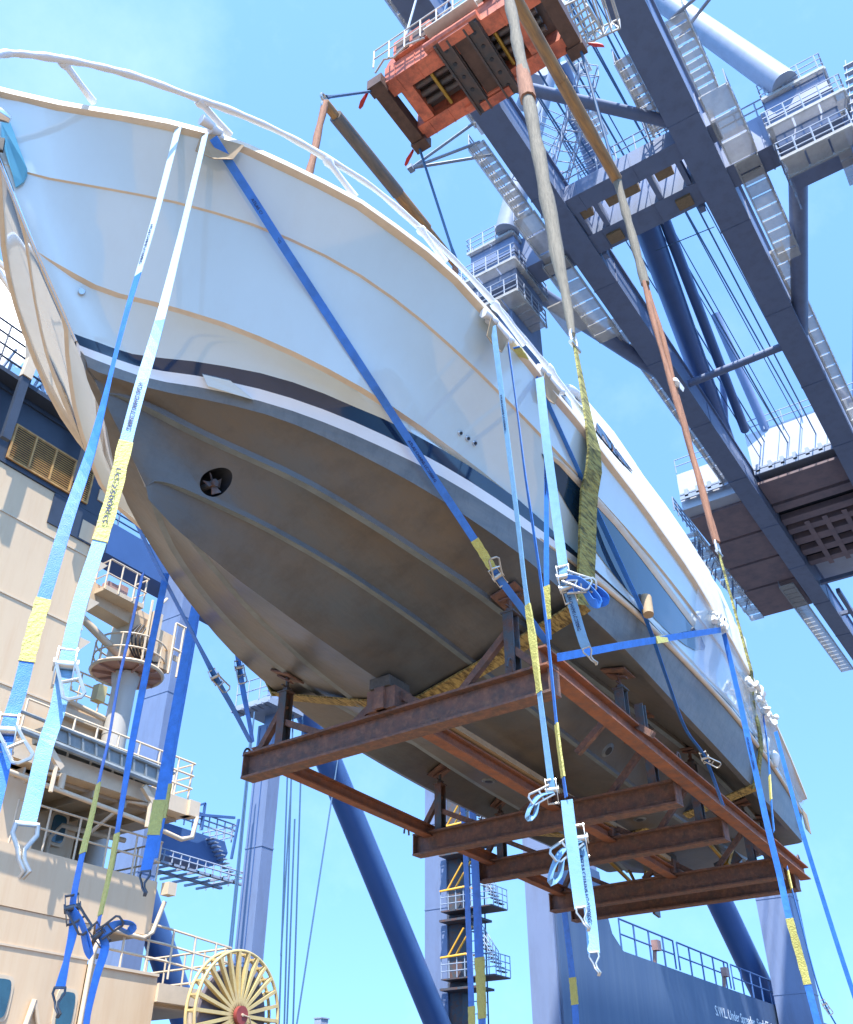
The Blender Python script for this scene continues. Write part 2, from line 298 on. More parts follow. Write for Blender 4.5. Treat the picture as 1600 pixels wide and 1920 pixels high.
HULL = {
 'st2': [(3.9,0.05,4.587),(3.927,0.061,4.63),(3.988,0.084,4.652),(4.075,0.114,4.663),(4.185,0.15,4.665),(4.317,0.191,4.662),(4.469,0.24,4.653),(4.639,0.299,4.64),(4.827,0.366,4.623),(5.033,0.429,4.603),(5.255,0.489,4.581),(5.493,0.549,4.557),(5.747,0.605,4.531),(6.016,0.653,4.504),(6.301,0.695,4.476),(6.599,0.735,4.448),(6.912,0.77,4.42),(7.239,0.796,4.392),(7.58,0.815,4.365),(7.935,0.833,4.338),(8.302,0.848,4.313),(8.683,0.861,4.288),(9.076,0.872,4.266),(9.483,0.88,4.245),(9.902,0.886,4.227),(10.333,0.891,4.21),(10.776,0.896,4.196),(11.232,0.899,4.185),(11.7,0.9,4.177),(12.179,0.9,4.172),(12.67,0.9,4.17),(13.173,0.9,4.172),(13.687,0.9,4.177),(14.213,0.9,4.187),(14.75,0.9,4.2),(15.298,0.9,4.218),(15.857,0.9,4.24),(16.427,0.9,4.267),(17.008,0.9,4.298),(17.6,0.9,4.335)],
 'st1': [(3.3,0,5.124),(3.328,0.017,5.168),(3.392,0.053,5.183),(3.483,0.101,5.181),(3.598,0.157,5.166),(3.735,0.222,5.14),(3.893,0.296,5.106),(4.071,0.388,5.066),(4.268,0.502,5.021),(4.482,0.631,4.973),(4.714,0.765,4.923),(4.963,0.885,4.874),(5.228,0.984,4.826),(5.509,1.074,4.781),(5.806,1.155,4.739),(6.118,1.226,4.701),(6.444,1.295,4.669),(6.786,1.359,4.643),(7.141,1.407,4.624),(7.511,1.433,4.611),(7.895,1.454,4.605),(8.292,1.473,4.605),(8.703,1.488,4.612),(9.127,1.497,4.625),(9.564,1.5,4.643),(10.015,1.5,4.666),(10.478,1.5,4.692),(10.953,1.5,4.721),(11.441,1.5,4.75),(11.942,1.5,4.778),(12.454,1.498,4.804),(12.979,1.496,4.824),(13.516,1.492,4.837),(14.065,1.487,4.84),(14.625,1.482,4.83),(15.197,1.475,4.803),(15.781,1.469,4.758),(16.376,1.462,4.69),(16.982,1.456,4.595),(17.6,1.45,4.469)],
 'chine': [(3.07,0,5.343),(3.099,0.022,5.278),(3.163,0.069,5.253),(3.256,0.129,5.244),(3.373,0.2,5.24),(3.512,0.288,5.238),(3.673,0.409,5.235),(3.854,0.572,5.228),(4.053,0.743,5.217),(4.271,0.914,5.2),(4.507,1.062,5.178),(4.76,1.192,5.151),(5.029,1.313,5.119),(5.315,1.434,5.083),(5.616,1.552,5.043),(5.933,1.66,5),(6.265,1.756,4.955),(6.612,1.849,4.908),(6.973,1.929,4.862),(7.349,1.986,4.815),(7.739,2.029,4.77),(8.143,2.07,4.727),(8.56,2.104,4.686),(8.991,2.129,4.649),(9.435,2.14,4.615),(9.893,2.139,4.586),(10.363,2.136,4.561),(10.846,2.131,4.541),(11.342,2.125,4.526),(11.851,2.117,4.516),(12.372,2.104,4.51),(12.905,2.085,4.508),(13.45,2.062,4.51),(14.008,2.038,4.515),(14.577,2.014,4.521),(15.158,1.988,4.529),(15.751,1.96,4.537),(16.356,1.93,4.542),(16.972,1.9,4.545),(17.6,1.87,4.542)],
 'paint': [(3,0,5.396),(3.029,0.02,5.364),(3.093,0.061,5.348),(3.185,0.114,5.338),(3.302,0.177,5.331),(3.441,0.259,5.325),(3.602,0.387,5.319),(3.782,0.57,5.312),(3.981,0.747,5.303),(4.199,0.914,5.292),(4.434,1.071,5.28),(4.686,1.215,5.266),(4.955,1.349,5.251),(5.24,1.477,5.234),(5.541,1.601,5.216),(5.857,1.716,5.196),(6.188,1.814,5.177),(6.534,1.903,5.156),(6.895,1.985,5.136),(7.27,2.055,5.116),(7.659,2.119,5.096),(8.062,2.183,5.077),(8.479,2.242,5.059),(8.909,2.291,5.043),(9.352,2.324,5.027),(9.809,2.339,5.014),(10.278,2.352,5.002),(10.76,2.362,4.991),(11.255,2.368,4.983),(11.763,2.37,4.976),(12.282,2.362,4.971),(12.815,2.343,4.968),(13.359,2.316,4.966),(13.915,2.286,4.966),(14.483,2.253,4.966),(15.064,2.21,4.967),(15.655,2.157,4.968),(16.259,2.099,4.968),(16.874,2.038,4.968),(17.5,1.98,4.966)],
 'white': [(2.94,0,5.463),(2.969,0.019,5.418),(3.033,0.057,5.405),(3.126,0.106,5.403),(3.243,0.165,5.405),(3.383,0.248,5.407),(3.544,0.389,5.407),(3.725,0.579,5.403),(3.925,0.76,5.395),(4.144,0.939,5.381),(4.38,1.101,5.363),(4.633,1.249,5.339),(4.903,1.385,5.31),(5.189,1.514,5.277),(5.491,1.638,5.241),(5.809,1.751,5.202),(6.142,1.849,5.161),(6.489,1.938,5.119),(6.851,2.018,5.076),(7.228,2.088,5.033),(7.618,2.15,4.992),(8.023,2.212,4.953),(8.441,2.27,4.916),(8.873,2.319,4.883),(9.318,2.352,4.853),(9.777,2.368,4.828),(10.248,2.381,4.808),(10.732,2.391,4.793),(11.229,2.398,4.783),(11.739,2.4,4.779),(12.261,2.391,4.781),(12.795,2.368,4.787),(13.342,2.335,4.799),(13.9,2.299,4.815),(14.471,2.262,4.836),(15.053,2.217,4.86),(15.648,2.165,4.886),(16.254,2.107,4.914),(16.871,2.048,4.943),(17.5,1.99,4.97)],
 'navy': [(2.87,0,5.53),(2.899,0.019,5.491),(2.964,0.056,5.483),(3.057,0.103,5.486),(3.175,0.162,5.493),(3.315,0.252,5.501),(3.477,0.409,5.506),(3.659,0.61,5.508),(3.86,0.8,5.505),(4.08,0.992,5.496),(4.317,1.155,5.482),(4.571,1.299,5.463),(4.843,1.43,5.439),(5.13,1.555,5.41),(5.434,1.676,5.378),(5.753,1.787,5.342),(6.087,1.883,5.303),(6.436,1.967,5.263),(6.8,2.044,5.221),(7.178,2.111,5.18),(7.571,2.171,5.139),(7.977,2.232,5.099),(8.398,2.289,5.062),(8.832,2.338,5.027),(9.279,2.372,4.995),(9.74,2.386,4.967),(10.213,2.395,4.943),(10.7,2.403,4.923),(11.199,2.408,4.908),(11.711,2.41,4.898),(12.236,2.401,4.892),(12.773,2.379,4.891),(13.322,2.347,4.894),(13.883,2.31,4.902),(14.456,2.273,4.912),(15.042,2.228,4.926),(15.639,2.176,4.942),(16.248,2.118,4.958),(16.868,2.058,4.975),(17.5,2,4.99)],
 'strake': [(2.38,0,6.03),(2.41,0.017,5.985),(2.477,0.05,5.958),(2.572,0.091,5.934),(2.694,0.141,5.908),(2.839,0.212,5.878),(3.005,0.342,5.843),(3.193,0.543,5.802),(3.4,0.74,5.757),(3.626,0.942,5.706),(3.87,1.124,5.651),(4.133,1.297,5.593),(4.412,1.456,5.533),(4.708,1.601,5.472),(5.021,1.728,5.412),(5.349,1.841,5.352),(5.694,1.943,5.294),(6.053,2.032,5.24),(6.428,2.11,5.189),(6.818,2.18,5.144),(7.222,2.24,5.104),(7.641,2.293,5.071),(8.074,2.345,5.044),(8.521,2.394,5.023),(8.982,2.431,5.01),(9.456,2.45,5.003),(9.944,2.454,5.003),(10.445,2.457,5.009),(10.96,2.459,5.02),(11.487,2.46,5.035),(12.027,2.456,5.053),(12.58,2.434,5.073),(13.146,2.398,5.093),(13.724,2.355,5.11),(14.315,2.312,5.123),(14.918,2.265,5.13),(15.533,2.209,5.127),(16.16,2.149,5.112),(16.799,2.086,5.08),(17.45,2.025,5.03)],
 'knuck': [(1.88,0,6.587),(1.911,0.022,6.544),(1.979,0.065,6.54),(2.078,0.122,6.547),(2.202,0.212,6.555),(2.351,0.351,6.56),(2.522,0.521,6.557),(2.714,0.717,6.546),(2.927,0.931,6.526),(3.159,1.144,6.496),(3.41,1.358,6.459),(3.679,1.553,6.414),(3.966,1.732,6.363),(4.27,1.887,6.308),(4.591,2.01,6.249),(4.928,2.112,6.189),(5.282,2.194,6.129),(5.651,2.266,6.07),(6.036,2.325,6.013),(6.436,2.377,5.961),(6.851,2.423,5.913),(7.281,2.459,5.871),(7.725,2.488,5.835),(8.184,2.516,5.806),(8.657,2.54,5.783),(9.144,2.556,5.766),(9.645,2.56,5.755),(10.159,2.554,5.748),(10.687,2.542,5.744),(11.229,2.525,5.742),(11.783,2.507,5.739),(12.351,2.482,5.734),(12.932,2.449,5.722),(13.525,2.409,5.701),(14.132,2.365,5.668),(14.751,2.316,5.617),(15.382,2.257,5.544),(16.026,2.191,5.444),(16.682,2.123,5.312),(17.35,2.055,5.141)],
 'sheer': [(1.5,0,6.966),(1.531,0.022,7.034),(1.601,0.064,7.072),(1.701,0.123,7.091),(1.828,0.224,7.096),(1.979,0.375,7.088),(2.154,0.568,7.069),(2.349,0.8,7.039),(2.566,1.064,7.002),(2.802,1.295,6.957),(3.058,1.504,6.906),(3.332,1.699,6.851),(3.624,1.884,6.792),(3.933,2.065,6.732),(4.26,2.206,6.671),(4.603,2.325,6.609),(4.963,2.412,6.549),(5.339,2.47,6.49),(5.731,2.513,6.433),(6.138,2.545,6.379),(6.561,2.574,6.329),(6.998,2.605,6.281),(7.451,2.625,6.237),(7.918,2.638,6.195),(8.4,2.649,6.157),(8.896,2.656,6.121),(9.405,2.66,6.087),(9.929,2.655,6.054),(10.467,2.638,6.021),(11.018,2.613,5.986),(11.583,2.586,5.949),(12.161,2.555,5.907),(12.752,2.516,5.859),(13.356,2.478,5.803),(13.973,2.437,5.736),(14.603,2.386,5.656),(15.246,2.325,5.561),(15.902,2.261,5.447),(16.57,2.194,5.311),(17.25,2.125,5.15)],
}
# ------------------------------------------------------------------ ground and water
g = MB(); g.box(-26, 21.5, -14, 21.9, -2.4, -1.6)
tag(g.build('ground', 'quay_concrete', loc=(0, 0, -2.4)), kind='structure')
g = MB(); g.add([(-1500, -1500, -3), (1500, -1500, -3), (1500, 1500, -3), (-1500, 1500, -3)], [(0, 1, 2, 3)])
tag(g.build('water', 'sea', loc=(0, 0, -3)), kind='structure')
g = MB(); g.box(24.5, 400, -400, 400, -2.99, -1.2)
tag(g.build('quay', 'quay_asphalt', loc=(24, 0, -3)), kind='structure')
# ------------------------------------------------------------------ yacht
def yc(x): return 5.57+.03*(x-7.4)
KX = [3.9, 4.28, 5.03, 5.99, 7.19, 10, 14, 17.6]; KZ = [4.50, 4.38, 4.28, 4.21, 4.15, 4.13, 4.14, 4.16]
NS = len(HULL['sheer'])
for k_ in HULL: HULL[k_][0] = (HULL[k_][0][0], 0.0, HULL[k_][0][2])
T_ = []
for (x, h, z) in HULL['strake']:   # gentler flare aft of the bow
    hp = float(np.interp(x, [a[0] for a in HULL['paint']], [a[1] for a in HULL['paint']])); q = max(0, min(1, (x-4.6)/1.8)) * max(0, min(1, (17.4-x)/4))
    nh = min(h, h*(1-q)+(hp+.07)*q); y_ = 5.57+.03*(x-7.4)-h; s_ = (y_+h-nh)/y_
    T_.append((x*(s_ if x < 14 else 1), nh, z*s_))
HULL['strake'] = T_
def _gap(k_, xs_, gs_):
    T = []
    for i, (x, h, z) in enumerate(HULL[k_]):
        zp = float(np.interp(x, [a[0] for a in HULL['paint']], [a[2] for a in HULL['paint']])); z2 = min(zp+float(np.interp(x, xs_, gs_)), float(np.interp(x, [a[0] for a in HULL['strake']], [a[2] for a in HULL['strake']]))-.05); q = max(0, min(1, (x-2.95)/.35))
        T.append((x, h, z*(1-q)+z2*q))
    HULL[k_] = T
_gap('white', [3, 4, 5, 6, 9, 17.5], [.07, .08, .09, .09, .07, .04]); _gap('navy', [3, 3.5, 4, 5, 7, 9, 12, 17.5], [.13, .16, .18, .21, .22, .20, .13, .09])
def _bl(k_, below, gap, aft):
    T = []
    for i, (x, h, z) in enumerate(HULL[k_]):
        zb = float(np.interp(x, [a[0] for a in HULL[below]], [a[2] for a in HULL[below]])); q = max(0, min(1, (x-4.2)/1.5)); g_ = gap+(aft-gap)*max(0, min(1, (x-9)/4))
        T.append((x, h, z*(1-q)+(zb+g_)*q))
    HULL[k_] = T

HULL['keel'] = []
for i in range(NS):
    x = 3.95+(17.6-3.95)*(i/(NS-1))**1.7; HULL['keel'].append((x, 0.0, float(np.interp(x, KX, KZ))))
def hb(k, x): T = HULL[k]; return float(np.interp(x, [a[0] for a in T], [a[1] for a in T]))
def hz(k, x): T = HULL[k]; return float(np.interp(x, [a[0] for a in T], [a[2] for a in T]))
def HP(k, x, side=-1, dh=0, dz=0): return Vector((x, yc(x)+side*(hb(k, x)+dh), hz(k, x)+dz))
def planhit(px, py, f, x0=1.0, x1=19):   # sight line meets the vertical surface y = yc - f(x)
    r = ray(px, py); last = None
    for k in range(1801):
        x = x0+(x1-x0)*k/1800; gg = r.y/r.x*x-(yc(x)-f(x))
        if last is not None and gg*last <= 0: return r*(x/r.x)
        last = gg
    return r*(8/r.x)
def row(k, dh=0, dz=0, taper=None):
    o = []
    for (x, h, z) in HULL[k]:
        q = 1 if taper is None else taper(x)
        o.append((x, max(0, h+dh*q*min(1, h/.15)), z+dz*q*min(1, h/.15)))
    return o
def mixrow(a, b, t, bulge=0):
    o = []
    for (p, q) in zip(a, b):
        h = p[1]*(1-t)+q[1]*t; o.append((p[0]*(1-t)+q[0]*t, h+bulge*min(1, h/.8), p[2]*(1-t)+q[2]*t))
    return o
tp = lambda x: max(0, min(1, (7.45-x)/.3))
K = row('keel'); S2a = row('st2', -.05); S2b = row('st2', .012); S2c = row('st2', .02, .045)
S1a = row('st1', -.06); S1b = row('st1', .012); S1c = row('st1', .025, .05)
CH0 = row('chine', -.07, -.015); CH = row('chine'); PA = row('paint'); WH = row('white'); NA = row('navy')
STa = row('strake', -.035, -.008, tp); STb = row('strake', .022, 0, tp); KNa = row('knuck', -.022, -.004); KNb = row('knuck', .006); SH = row('sheer')
rows = [(K, 0), (mixrow(K, S2a, .5), 0), (S2a, 7), (S2b, 0), (S2c, 0), (mixrow(S2c, S1a, .5), 0), (S1a, 7), (S1b, 0), (S1c, 0), (mixrow(S1c, CH0, .5), 0), (CH0, 0), (CH, 1),
        (mixrow(CH, PA, .5), 1), (PA, 2), (WH, 3), (NA, 4), (mixrow(NA, STa, .5, -.01), 4), (STa, 6), (STb, 4), (mixrow(STb, KNa, .33, -.015), 4), (mixrow(STb, KNa, .66, -.015), 4), (KNa, 6), (KNb, 4), (mixrow(KNb, SH, .5, -.012), 4), (SH, 5)]
hm = MB(); NR = len(rows)
for side in (-1, 1):
    o = len(hm.v)
    for (R_, mm) in rows:
        for (x, h, z) in R_: hm.v.append(Vector((x, yc(x)+side*h, z)))
    for a in range(NR-1):
        for i in range(NS-1):
            q = [o+a*NS+i, o+a*NS+i+1, o+(a+1)*NS+i+1, o+(a+1)*NS+i]
            hm.f.append(q); hm.m.append(rows[a][1])
    c = len(hm.v)    # deck centre line
    for (x, h, z) in SH: hm.v.append(Vector((x, yc(x), z+.12*min(1, h))))
    for i in range(NS-1): hm.f.append([o+(NR-1)*NS+i, o+(NR-1)*NS+i+1, c+i+1, c+i]); hm.m.append(4)
    t = len(hm.v)    # transom
    for (R_, mm) in rows: hm.v.append(Vector((R_[-1][0], yc(R_[-1][0]), R_[-1][2])))
    for a in range(NR-1):
        hm.f.append([o+a*NS+NS-1, t+a, t+a+1, o+(a+1)*NS+NS-1]); hm.m.append(rows[a][1])
    hm.f.append([o+(NR-1)*NS+NS-1, t+NR-1, c+NS-1]); hm.m.append(4)
yacht = thing('motor_yacht', 'white motor yacht with dark antifouled bottom lifted in slings on its rusty frame', 'motor yacht', (9.5, 5.6, 4.1))
hull = hm.build('hull', ['antifoul', 'antifoul_side', 'white_stripe', 'navy_stripe', 'gelcoat', 'dark_hole', 'bounce_beige', 'strake_edge'], yacht, fixn=False)
bm = bmesh.new(); bm.from_mesh(hull.data); bmesh.ops.remove_doubles(bm, verts=bm.verts, dist=.0008)
bmesh.ops.dissolve_degenerate(bm, dist=.0005, edges=bm.edges); bmesh.ops.recalc_face_normals(bm, faces=bm.faces); bm.to_mesh(hull.data)
# thruster tunnel cut through the forefoot
bt = BVHTree.FromBMesh(bm)
def bvhit(tree, base, px, py, off=.004, min_d=.5):
    r = ray(px, py).normalized(); h = tree.ray_cast(-Vector(base), r)
    if h[0] is None: return None, None
    n = h[1] if h[1].dot(r) < 0 else -h[1]
    return h[0]+Vector(base)+n*off, n
HB = Vector(yacht['_b'])
tc_, tn = bvhit(bt, HB, 396, 908)
cut = MB(); cut.tube((tc_.x+.02, yc(4)-2, tc_.z+.02), (tc_.x+.02, yc(4)+2, tc_.z+.02), .115, 32); cut.m = [5]*len(cut.f)
co = cut.build('cutter', ['antifoul']*5+['dark_hole'], yacht)
md = hull.modifiers.new('b', 'BOOLEAN'); md.operation = 'DIFFERENCE'; md.object = co; md.solver = 'EXACT'
bpy.context.view_layer.update()
me2 = bpy.data.meshes.new_from_object(hull.evaluated_get(bpy.context.evaluated_depsgraph_get()))
hull.modifiers.clear()
if len(me2.polygons) > 500: hull.data = me2
bpy.data.objects.remove(co)
hull.data.polygons.foreach_set('use_smooth', [True]*len(hull.data.polygons)); hull.data.set_sharp_from_angle(angle=math.radians(22))
bm.free()
def hh(px, py, off=.006): return bvhit(bt, HB, px, py, off)
TCX, TCZ = tc_.x+.02, tc_.z+.02
m = MB(); yy = yc(TCX)-.27
m.tube((TCX, yy-.03, TCZ), (TCX, yy+.2, TCZ), .034, 12, .025); m.build('thruster_pod', 'steel_dark', yacht, smooth=40)
m = MB()
for k in range(4):
    a = k*math.pi/2+.5; c, s_ = math.cos(a), math.sin(a)
    m.plate([(TCX+c*.03-s_*.02, yy-.01, TCZ+s_*.03+c*.02), (TCX+c*.09-s_*.04, yy-.03, TCZ+s_*.09+c*.04), (TCX+c*.095+s_*.03, yy+.02, TCZ+s_*.095-c*.03), (TCX+c*.03+s_*.02, yy+.01, TCZ+s_*.03-c*.02)], (0, .008, 0))
m.build('thruster_propeller', 'steel_dark', yacht)
# gunwale rub rail
m = MB()
for side in (-1, 1):
    o = len(m.v); pr_ = [(-.01, -.015), (.055, 0), (.06, .05), (.03, .085), (-.09, .10), (-.1, .02)]
    for i, (x, h, z) in enumerate(SH):
        wob = .006*math.sin(i*2.1)+.004*math.sin(i*5.3)
        for (dh, dz) in pr_: m.v.append(Vector((x-(.05 if i == 0 else 0), yc(x)+side*(max(0, h+dh) if i else 0), z+dz+wob)))
    n = len(pr_)
    for i in range(NS-1):
        for j in range(n): m.f.append([o+i*n+j, o+i*n+(j+1) % n, o+(i+1)*n+(j+1) % n, o+(i+1)*n+j]); m.m.append(0)
m.build('rub_rail', 'bounce_beige', yacht, smooth=50)
# lower rub rail at the paint line, aft
m = MB()
for side in (-1, 1):
    pts = [HP('paint', x, side, .012, .01) for x in np.linspace(7.2, 17.3, 30)]
    m.pipe(pts, [.004+.030*min(1, (p.x-7.2)/1.2) for p in pts], 8)
m.build('spray_rail', 'bounce_beige', yacht, smooth=60)
# short spray wedge on the bow
m = MB()
A_, B_, C_, D_ = (hh(378, 700, .004)[0], hh(474, 748, .004)[0], hh(430, 712, .004)[0], hh(388, 722, .004)[0])
m.plate([A_, C_, B_, D_], V(-.01, -.03, -.035)); m.build('spray_wedge', 'gelcoat', yacht)
# bow pulpit rail
rail_px = [(-60, 112), (-10, 103), (15, 100), (60, 103), (130, 113), (200, 128), (270, 148), (365, 183), (440, 210), (530, 250), (610, 295), (700, 352), (785, 425), (850, 485), (927, 568), (975, 625), (1026, 686)]
rf = lambda x: hb('sheer', x+.35) - .02 if x > 1.0 else 0
def railf(x): return max(0.0, float(np.interp(x, [.6, .8, 1.2, 1.65, 2.2, 2.6, 2.95, 3.6, 4.3, 5, 5.6, 6.7, 8, 10], [0, .25, .5, .75, 1.15, 1.42, 1.62, 1.95, 2.2, 2.35, 2.42, 2.48, 2.5, 2.5])))
rp = []
for (px, py) in rail_px[1:]: rp.append(planhit(px, py, railf, .62, 12))
m = MB()
for side in (0, 1):
    pts = [p if side == 0 else Vector((p.x, 2*yc(p.x)-p.y, p.z)) for p in rp]
    sp = smooth_path(pts, 5)
    m.pipe(sp, [.030+.003*math.sin(i*1.7)+.003*math.sin(i*.6) for i in range(len(sp))], 7)
m.pipe(smooth_path([rp[0], (rp[0].x-.35, yc(0.9)-.2, rp[0].z+.02), (rp[0].x-.35, yc(.9)+.2, rp[0].z+.02), (rp[0].x, 2*yc(rp[0].x)-rp[0].y, rp[0].z)], 4), .03, 7)
m.build('bow_rail', 'white_wrap', yacht, smooth=60)
posts = [((115, 110), (172, 198)), ((372, 187), (430, 262)), ((612, 298), (666, 378)), ((787, 428), (836, 500)), ((925, 568), (985, 655)), ((1026, 686), (1100, 790))]
for (a, b) in posts:
    P1 = planhit(*a, railf, .62, 12); P0 = planhit(*b, lambda x: hb('sheer', x)-.02, 1.5, 12)+V(0, 0, .06)
    for side in (0, 1):
        q = [P1, P0] if side == 0 else [Vector((p.x, 2*yc(p.x)-p.y, p.z)) for p in (P1, P0)]
        m = MB(); m.pipe([q[0], lerp(q[0], q[1], .08), lerp(q[0], q[1], .2), lerp(q[0], q[1], .6), q[1]], [.045, .05, .03, .028, .034], 7)
        
        m.build('rail_stanchion', 'white_wrap', yacht, smooth=60)
# anchor guard plate and roller at the stem head
m = MB(); OUT = [(8, 222), (20, 235), (28, 255), (36, 280), (44, 300), (51, 320), (51, 332), (44, 345), (30, 355), (24, 330), (14, 300), (2, 262), (-8, 235)]
pp = [hh(max(3, x), y, .02)[0] or ony(x, y, 5.3) for x, y in OUT]
m.plate(pp, V(-.012, -.014, -.01)); m.build('anchor_guard', 'teal_plastic', yacht)
m = MB(); q = ony(5, 218, 5.12); m.pipe([q+V(-.1, .06, .02), q+V(-.02, .0, 0), q+V(.05, -.03, -.01)], [.05, .055, .03], 8); m.build('anchor_roller', 'stainless', yacht, smooth=60)
m = MB(); q = ony(3, 268, 5.25); m.plate([q+V(-.08, .1, .05), q+V(.02, 0, .05), q+V(.04, 0, -.08), q+V(-.05, .1, -.08)], V(-.02, -.02, 0)); m.build('anchor_shank', 'dark_hole', yacht)
# polished stem band
m = MB(); m.pipe([V(x-.004, yc(x), z-.004) for x, z in zip([1.5, 1.7, 1.9, 2.04, 2.28, 2.5, 2.73, 2.95], [6.98, 6.76, 6.56, 6.41, 6.14, 5.92, 5.69, 5.46])], .018, 8)
m.build('stem_band', 'stainless', yacht, smooth=60)
# hull window, a strip fitted to the hull skin
up = [(1015, 850), (1040, 866), (1070, 892), (1110, 932), (1160, 990), (1200, 1042), (1240, 1098), (1280, 1150), (1306, 1184), (1318, 1200), (1322, 1212)]
dn = [(1016, 853), (1038, 903), (1062, 948), (1095, 1002), (1130, 1052), (1165, 1096), (1205, 1138), (1250, 1184), (1290, 1214), (1308, 1222), (1320, 1219)]
def strip(mb, up, dn, n, tree=None, off=.008):
    G = []
    U = [Vector((a[0], a[1], 0)) for a in up]; D = [Vector((a[0], a[1], 0)) for a in dn]
    k = 28; U = resample(U, k); D = resample(D, k); o = len(mb.v); prev = None
    for i in range(k):
        for j in range(n+1):
            p = U[i].lerp(D[i], j/n); q = hh(p.x, p.y, off)[0] if tree is None else bvhit(tree[0], tree[1], p.x, p.y, off)[0]
            if q is None or (prev is not None and (q-prev).length > 3): q = prev if prev is not None else V(9, 3, 5)
            prev = q; mb.v.append(q)
        prev = mb.v[o+i*(n+1)]
    for i in range(k-1):
        for j in range(n): a = o+i*(n+1)+j; mb.f.append([a, a+1, a+n+2, a+n+1]); mb.m.append(mb.cm)
m = MB(); strip(m, up, dn, 8); m.build('hull_window', 'tinted_glass', yacht, smooth=True)
lo_ = [(1030, 858), (1062, 880), (1112, 930), (1165, 990), (1212, 1050), (1263, 1120), (1300, 1170)]; li_ = [(1020, 853), (1045, 870), (1098, 928), (1150, 984), (1198, 1044), (1252, 1115), (1298, 1176)]
U_ = resample([V(a, b-9, 0) for a, b in lo_], 26); L_ = resample([V(a, b, 0) for a, b in li_], 26); m = MB()
for p_, q_ in zip(U_, L_): m.v += [hh(p_.x, p_.y, .004)[0], hh((p_.x+q_.x)/2, (p_.y+q_.y)/2, .045)[0], hh(q_.x, q_.y, .012)[0]]
for i in range(25):
    for j in range(2): m.f.append([3*i+j, 3*i+j+1, 3*i+j+4, 3*i+j+3]); m.m.append(0)
m.build('window_bevel', 'bounce_beige', yacht, smooth=True)  # raised strip, tan for bounced light on the window recess's top bevel
# round fittings
def disc(name, px, py, r, mt, off=.004, th=.012, ring=None):
    p, n = hh(px, py, off)
    if p is None: return
    m = MB(); m.tube(p-n*.005, p+n*th, r, 20, r*.8); o = m.build(name, mt, yacht, smooth=40)
    if ring:
        m = MB(); u = n.orthogonal().normalized(); v = n.cross(u)
        m.tube(p+n*th, p+n*(th+.004), r*.55, 14); d = m.build('dark_bore', ring, o if False else yacht); d.parent = yacht
for (a, b) in ((863, 812), (877, 822), (890, 831)): disc('hull_vent', a, b, .028, 'stainless', ring='dark_hole')
disc('bow_eye', 153, 548, .03, 'stainless', th=.03)
disc('intake_grille', 1140, 1407, .11, 'antifoul_side', ring='dark_hole'); disc('intake_grille', 917, 1464, .10, 'antifoul_side', ring='dark_hole')
disc('intake_grille', 1200, 1536, .10, 'antifoul_side', ring='dark_hole')
# cabin under shrink wrap
def cabf(x): return 1.95
top_px = [(1056, 742), (1099, 748), (1153, 811), (1208, 893), (1250, 948), (1285, 999), (1320, 1056), (1345, 1103), (1360, 1150)]
tops = [planhit(a, b, lambda x: 2.05, 5, 18) for a, b in top_px]
tx = [p.x for p in tops]; tz = [p.z for p in tops]
m = MB(); xs = np.linspace(tx[0], tx[-1], 36); o = len(m.v); sec = 9
for i, x in enumerate(xs):
    zt = float(np.interp(x, tx, tz)); zb = hz('sheer', x)+.08; jig = .02*math.sin(i*1.9)+.015*math.sin(i*4.1)
    zt = max(zt, zb+.05)
    hbw = hb('sheer', x)-.08
    S_ = [(hbw, zb), (hbw-.06+jig, zb+(zt-zb)*.25), (2.30+jig, zb+(zt-zb)*.55), (2.15-jig, zb+(zt-zb)*.85), (2.05, zt), (1.6, zt+.05), (.8, zt+.1), (0, zt+.12)]
    for (h, z) in S_: m.v.append(Vector((x, yc(x)-h, z)))
    for (h, z) in S_[-2::-1]: m.v.append(Vector((x, yc(x)+h, z)))
nn = 15
for i in range(35):
    for j in range(nn-1): m.f.append([i*nn+j, i*nn+j+1, (i+1)*nn+j+1, (i+1)*nn+j]); m.m.append(0)
m.f.append(list(range(nn))); m.m.append(0); m.f.append(list(range(35*nn, 36*nn))); m.m.append(0)
cab = m.build('cabin', 'white_wrap', yacht, smooth=40)
bmc = bmesh.new(); bmc.from_mesh(cab.data); tcab = BVHTree.FromBMesh(bmc); bmc.free()
m = MB(); strip(m, [(1117, 793), (1134, 815), (1152, 840), (1170, 865), (1185, 885)], [(1114, 806), (1130, 827), (1148, 849), (1166, 869), (1184, 886)], 3, (tcab, HB), .02)
m.build('cabin_window', 'dark_glass', yacht, smooth=True)
# windscreen frame ahead of the cabin
m = MB(); wp = [planhit(a, b, lambda x: 2.1, 5, 18) for a, b in [(1034, 737), (1052, 727), (1070, 729), (1085, 741), (1096, 760), (1104, 785)]]
m.pipe(smooth_path(wp, 4), .05, 8); wso = m.build('windscreen_frame', 'white_wrap', yacht, smooth=60)
m = MB(); m.plate([p+V(.03, .05, -.04) for p in wp]+[wp[-1]+V(0, .05, -.3), wp[0]+V(.1, .05, -.12)], V(0, .02, 0)); m.build('windscreen', 'dark_glass', yacht)
